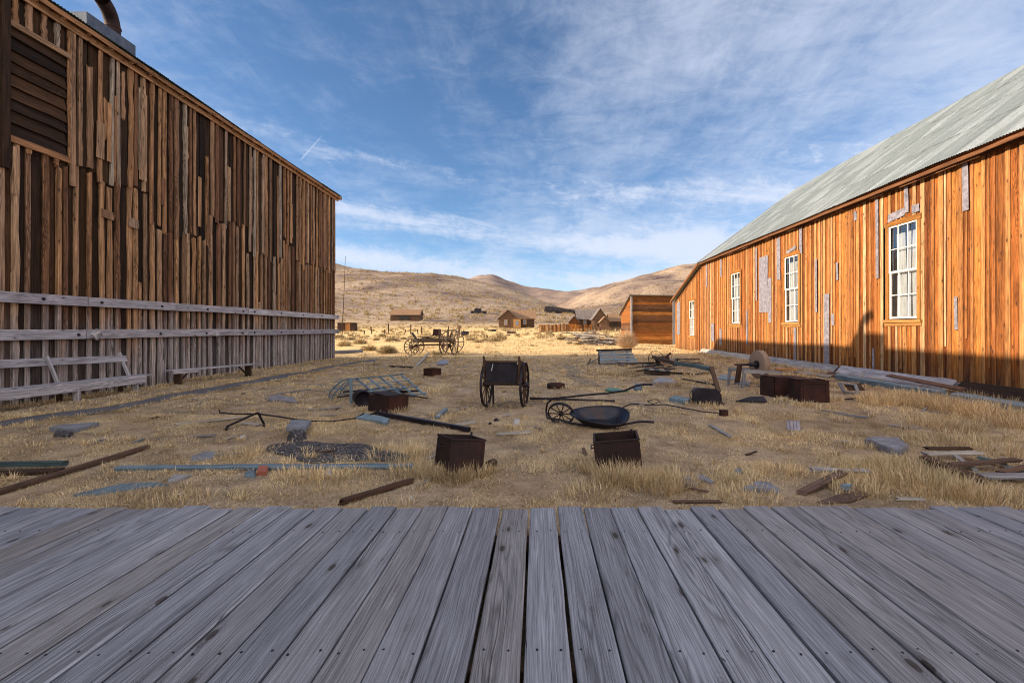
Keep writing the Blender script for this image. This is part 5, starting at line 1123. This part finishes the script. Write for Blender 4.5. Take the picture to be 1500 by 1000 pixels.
# ================================================================== vegetation
def bush(n_, rad, h, w, seed, twig=False):
    r = random.Random(seed); vs = []; fs = []; us = []; m = MB()
    for i in range(n_):
        a = r.uniform(0, 6.28318); el = math.acos(r.uniform(0, 1)) * (.85 if twig else 1.); L = r.uniform(.55, 1.05)
        d = V((math.cos(a) * math.sin(el) * rad, math.sin(a) * math.sin(el) * rad, max(math.cos(el), .12) * h)) * L
        s0 = V((r.uniform(-.12, .12) * rad, r.uniform(-.12, .12) * rad, 0)) if twig else d * r.uniform(.35, .75)
        sd_ = d.cross(V((r.uniform(-1, 1), r.uniform(-1, 1), r.uniform(-.3, 1)))).normalized() * w * r.uniform(.6, 1.4)
        md = s0.lerp(d, .55) + V((r.uniform(-1, 1), r.uniform(-1, 1), r.uniform(-.2, 1))) * rad * .07
        t = r.random(); m.add([s0 - sd_, s0 + sd_, md + sd_ * .7, md - sd_ * .7, d], [[0, 1, 2, 3], [3, 2, 4]], [[(0, 0)] * 4, [(0, 0)] * 3], t)
    return m
b1 = bush(1700, 1.15, 1.75, .010, 1, True); g = V(((918 - CX) / F * 36, 36, 0)); g.z = H(g.x, g.y); b1.xf(Matrix.Translation(g))
b1.build('dry_brush', M['brush'], label='tall bare twiggy bush in the sun left of the leaning shed', cat='bush')
b2 = bush(1300, .75, .62, .012, 2); g = V(((568 - CX) / F * 30.5, 30.5, 0)); g.z = H(g.x, g.y); b2.xf(Matrix.Translation(g))
b2.build('sagebrush', M['sage'], label='large pale sagebrush left of the far wagon', cat='bush')
protos = [bush(520, .55, .5, .016, 40 + i).build('sagebrush', M['sage'], loc=(0, 0, 0), label='x', cat='bush') for i in range(4)]
spots = [(540, 505, 34), (528, 497, 45), (505, 499, 42), (515, 493, 52), (551, 495, 50), (575, 496, 48), (591, 493, 52), (583, 490, 60), (603, 492, 58), (538, 489, 66), (498, 490, 60), (513, 488, 70), (560, 489, 68), (700, 497, 46), (712, 496, 50), (724, 496, 52), (733, 492, 60), (690, 494, 55), (745, 490, 70), (758, 491, 68), (772, 490, 72), (708, 490, 72), (835, 497, 46), (828, 492, 58), (848, 499, 44), (822, 494, 55), (905, 494, 56), (895, 491, 62), (884, 494, 58), (912, 498, 50), (868, 492, 62), (805, 491, 70), (788, 491, 74), (900, 500, 46), (889, 499, 47), (926, 505, 42)]
rr = random.Random(12); used = set()
lab_l = 'low pale sagebrush clump in the sunlit field between the barn corner and the wagon'; lab_m = 'low pale sagebrush clump in the field between the wagon and the picket fence'; lab_r = 'low pale sagebrush clump around the lumber pile before the leaning shed'
for i, (px_, py_, Y) in enumerate(spots):
    p = protos[i % 4]; x = (px_ - CX) / F * Y; lb_, gr = (lab_l, 'sagebrush left of the wagon') if px_ < 620 else ((lab_m, 'sagebrush in the middle field') if px_ < 812 else (lab_r, 'sagebrush at the lumber pile'))
    s_ = rr.uniform(.8, 1.5); loc = (x, Y, H(x, Y) - .04)
    if i < 4: p.location = loc; p.scale = (s_ * 1.2, s_, s_); p['label'] = lb_; p['group'] = gr
    else: copy_tree(p, loc, rr.uniform(0, 6), (s_ * rr.uniform(1, 1.5), s_, s_ * rr.uniform(.7, 1)), lb_, gr)

rng = np.random.default_rng(5)
def blades(name, x, y, hgt, wid, lean, ang, tint, mat, label=None, bend=1.0, base=None):
    N = len(x); z = HH(x, y) - .01 if base is None else base
    dx, dy = np.cos(ang), np.sin(ang); sx_, sy_ = -dy * wid / 2, dx * wid / 2
    rot = rng.uniform(-1, 1, N); sx_, sy_ = sx_ + dx * wid * .3 * rot, sy_ + dy * wid * .3 * rot
    h1 = hgt * .55 * np.cos(lean * .7); o1 = hgt * .55 * np.sin(lean * .7); h2 = h1 + hgt * .5 * np.cos(lean * 1.35 * bend); o2 = o1 + hgt * .5 * np.sin(lean * 1.35 * bend)
    h2 = np.maximum(h2, .004)
    v = np.empty((N, 5, 3), np.float32)
    for k, (s_, o, h) in enumerate(((-1, 0, 0), (1, 0, 0), (.75, o1, h1), (-.75, o1, h1), (0, o2, h2))):
        v[:, k, 0] = x + sx_ * s_ + dx * o; v[:, k, 1] = y + sy_ * s_ + dy * o; v[:, k, 2] = z + h
    me = bpy.data.meshes.new(name); me.vertices.add(N * 5); me.vertices.foreach_set('co', v.ravel())
    b = np.arange(N)[:, None] * 5; lv = np.concatenate([b + np.array([0, 1, 2, 3]), b + np.array([3, 2, 4])], 1).ravel()
    me.loops.add(N * 7); me.loops.foreach_set('vertex_index', lv.astype(np.int32)); me.polygons.add(N * 2)
    st = np.stack([np.arange(N) * 7, np.arange(N) * 7 + 4], 1).ravel(); me.polygons.foreach_set('loop_start', st.astype(np.int32))
    try: me.polygons.foreach_set('loop_total', np.tile([4, 3], N).astype(np.int32))
    except Exception: pass
    a = me.attributes.new('tint', 'FLOAT', 'FACE'); a.data.foreach_set('value', np.repeat(tint, 2).astype(np.float32))
    me.materials.append(mat); me.update(calc_edges=True); me.validate()
    o = bpy.data.objects.new(name, me); COL.objects.link(o); return tag(o, label=label, kind='stuff', cat='grass' if 'grass' in name else 'scrub')
def dist_poly(x, y, pts):
    d = np.full(len(x), 1e9); p = np.array(pts, float)
    for a, b in zip(p[:-1], p[1:]):
        ab = b - a; t = np.clip(((x - a[0]) * ab[0] + (y - a[1]) * ab[1]) / (ab @ ab), 0, 1); d = np.minimum(d, np.hypot(x - a[0] - t * ab[0], y - a[1] - t * ab[1]))
    return d
def keep(x, y):
    k = (x > -10.95) & (x < 10.95 + 60 * (y > 38.5)) | (y > 46)
    k &= (y > 3.63)
    k &= dist_poly(x, y, PATH) > .34 + .05 * np.sin(y * 5); k &= dist_poly(x, y, PATCH) > .20 + .12 * np.sin(x * 5 + y * 3) + .07 * np.sin(x * 13) + .16 * rng.normal(0, 1, len(x)); k &= dist_poly(x, y, PATH2) > .04 + .12 * rng.random(len(x))
    k &= ~((x > 8.8) & (x < 13) & (y > 45) & (y < 50.5)); k &= ~((x > -20) & (x < -10.95) & (y < 26)); k &= ~((x > 11) & (x < 24) & (y < 38.4))
    return k
def sample(N, y0, y1, p):
    y = (y0 ** p + (y1 ** p - y0 ** p) * rng.random(N)) ** (1 / p); x = rng.uniform(-1, 1, N) * (y * 1.16 + .6); m_ = keep(x, y); return x[m_], y[m_]
X_, Y_, Hh_, W_, Ln, An, Ti = [], [], [], [], [], [], []
def push(x, y, h, w, ln, an, ti):
    for L_, v_ in zip((X_, Y_, Hh_, W_, Ln, An, Ti), (x, y, h, w, ln, an, ti)): L_.append(v_)
# matted lawn
for (N, y0, y1, hs, ws) in ((360000, 3.62, 9, .05, .0050), (230000, 8.5, 17, .06, .0085), (110000, 16, 31, .09, .014), (70000, 30, 62, .15, .035)):
    x, y = sample(N, y0, y1, 1.5); n_ = len(x)
    dens = wave(x, y, 1.6, 21) + .6 * wave(x, y, .5, 22); m_ = dens + rng.normal(0, .55, n_) > -1.0; x, y, dens = x[m_], y[m_], dens[m_]; n_ = len(x)
    fl = np.arctan2(wave(x, y, 1.3, 23), wave(x, y, 1.3, 24)); tf = np.clip(.8 + dens * .45, .4, 1.9)
    push(x, y, hs * rng.uniform(.5, 1.4, n_) * tf, ws * rng.uniform(.7, 1.3, n_), np.clip(rng.normal(1.0, .3, n_), .15, 1.45), fl + rng.normal(0, 1.0, n_), np.clip(rng.normal(.45, .22, n_) + .14 * wave(x, y, 2.6, 26) + .12 * (y > 28), 0, 1))  # paler tint past the shadow edge: extra sunlight put into blade colour
# taller tufts
def tuft(cx, cy, r, n_, h, w=.005, lean=.62):
    n_ = int(n_ * .62) if n_ > 150 else n_; h = h * .9 if n_ > 150 else h
    a = rng.uniform(0, 6.283, n_); q = r * np.sqrt(rng.random(n_)); x, y = cx + q * np.cos(a), cy + q * np.sin(a); m_ = keep(x, y); x, y, a = x[m_], y[m_], a[m_]; k = len(x)
    push(x, y, h * rng.uniform(.45, 1.1, k), w * rng.uniform(.7, 1.3, k), np.abs(rng.normal(lean, .3, k)), a + rng.normal(0, .9, k), np.clip(rng.normal(.55, .3, k), 0, 1))
for (px_, py_, r, n_, h) in ((665, 702, .20, 700, .20), (640, 700, .16, 400, .18), (700, 696, .14, 350, .20), (715, 690, .12, 250, .14), (585, 672, .35, 1500, .24), (610, 690, .3, 900, .18), (560, 660, .2, 400, .16), (898, 706, .22, 900, .26), (930, 704, .22, 800, .24), (960, 712, .3, 900, .2), (875, 690, .2, 500, .2), (870, 722, .3, 700, .14), (985, 705, .3, 700, .2), (585, 603, .22, 300, .18), (560, 598, .2, 200, .2), (500, 700, .3, 600, .15), (440, 697, .3, 600, .15), (350, 668, .25, 500, .16), (385, 660, .2, 300, .16), (1300, 590, .6, 1500, .3), (1340, 585, .6, 1400, .32), (1400, 600, .6, 1600, .36), (1450, 612, .5, 1400, .36), (1490, 625, .5, 1200, .34), (1385, 625, .5, 1000, .26), (1330, 690, .4, 1100, .22), (1290, 700, .4, 1000, .2), (1250, 715, .3, 700, .18), (1400, 720, .4, 1200, .2), (1350, 712, .4, 1200, .22), (1450, 728, .4, 900, .2), (1215, 585, .3, 350, .2), (1180, 594, .3, 350, .16), (1035, 594, .25, 250, .16), (900, 548, .6, 900, .22), (935, 545, .6, 900, .22), (870, 545, .3, 350, .2), (985, 565, .5, 500, .18), (1010, 558, .5, 500, .18), (760, 545, .5, 500, .18), (160, 648, .3, 300, .12), (1070, 700, .3, 600, .14), (1140, 690, .3, 600, .14), (1100, 730, .3, 600, .15), (1170, 640, .25, 350, .12), (1200, 640, .3, 400, .13), (265, 735, .3, 500, .12), (200, 730, .25, 400, .12), (640, 575, .4, 400, .16), (600, 562, .4, 400, .18), (1230, 650, .4, 500, .14), (1440, 655, .5, 700, .2), (1370, 650, .4, 500, .18)):
    g = G(px_, py_); tuft(g.x, g.y, r, n_, h, .0035 + .0006 * g.y)
for i in range(1500):
    y = (3.8 ** 1.4 + (26 ** 1.4 - 3.8 ** 1.4) * rng.random()) ** (1 / 1.4); x = rng.uniform(-1, 1) * min(y * 1.1 + .5, 10.8); tuft(x, y, rng.uniform(.04, .14), int(rng.uniform(20, 60)), rng.uniform(.07, .13) * (1 + .35 * (x > 3)), .003 + .0007 * y, .7)
for i in range(900):
    y = rng.uniform(24, 60); x = rng.uniform(-1, 1) * y * 1.0; tuft(x, y, rng.uniform(.15, .5), int(rng.uniform(25, 70)), rng.uniform(.12, .26), .02 + .0004 * y, .6)
for yy in np.arange(4, 26, .11): tuft(-10.85 + rng.uniform(0, .2), yy, .14, 22, rng.uniform(.08, .18), .003 + .0007 * yy, .5)
for yy in np.arange(4, 32, .13): tuft(10.35 + rng.uniform(-.25, .15), yy, .14, 18, rng.uniform(.1, .25), .003 + .0007 * yy, .5)
for xx in np.arange(-4.6, 4.6, .035): tuft(xx, 3.68 + rng.uniform(0, .06), .06, int(rng.uniform(4, 22)), rng.uniform(.10, .22) if (xx > 1) else rng.uniform(.08, .17), .004, .5)
for s_ in (-1, 1):
    for k in range(260):
        yy = rng.uniform(6, 25); px = np.interp(yy, [p[1] for p in PATH], [p[0] for p in PATH]); tuft(px + s_ * rng.uniform(.36, .5), yy, .08, 25, rng.uniform(.06, .12), .003 + .0007 * yy, .6)
cat_ = [np.concatenate(a) for a in (X_, Y_, Hh_, W_, Ln, An, Ti)]
blades('grass', *cat_, M['grass'], label='dry straw-coloured grass covering the yard and the sunlit field')
# low scrub towards the hills
def scrub(name, label, N, y0, y1, seed, dens_th, half=1.15, hh=(.35, .8), mat='sage', xr=None):
    yb = (y0 ** 1.3 + (y1 ** 1.3 - y0 ** 1.3) * rng.random(N)) ** (1 / 1.3); xb_ = rng.uniform(-1, 1, N) * (yb * half + 4) if xr is None else rng.uniform(xr[0], xr[1], N) * yb
    d = wave(xb_, yb, 30, seed) + .7 * wave(xb_, yb, 9, seed + 1); m_ = d + rng.normal(0, .5, N) > dens_th; xb_, yb = xb_[m_], yb[m_]
    m_ = ~((xb_ > -24) & (xb_ < 24) & (yb < 52)); xb_, yb = xb_[m_], yb[m_]
    n_ = len(xb_); nb = 22; sz = rng.uniform(*hh, n_)
    x = np.repeat(xb_, nb) + np.repeat(sz, nb) * rng.normal(0, .38, n_ * nb); y = np.repeat(yb, nb) + np.repeat(sz, nb) * rng.normal(0, .38, n_ * nb)
    s2 = np.repeat(sz, nb); k = len(x); ang = np.arctan2(y - np.repeat(yb, nb), x - np.repeat(xb_, nb))
    blades(name, x, y, s2 * rng.uniform(.4, .95, k), s2 * .14 * rng.uniform(.6, 1.4, k), np.abs(rng.normal(.55, .3, k)), ang + rng.normal(0, .6, k), np.clip(np.repeat(rng.normal(.4, .25, n_), nb) + rng.normal(0, .12, k), 0, 1), M[mat], label=label)
scrub('scrub', 'low pale sagebrush scrub spread over the flat field below the hills', 6500, 42, 230, 61, -.35)
scrub('hill_scrub', 'dark dots of sagebrush over the lower hill slopes', 11000, 180, 620, 71, -.2, hh=(.9, 2.0))
scrub('dark_scrub', 'dark thicket patch on the slope above the picket fence', 1500, 255, 330, 81, -3, hh=(1.5, 2.6), mat='thicket', xr=((803 - CX) / F, (846 - CX) / F))
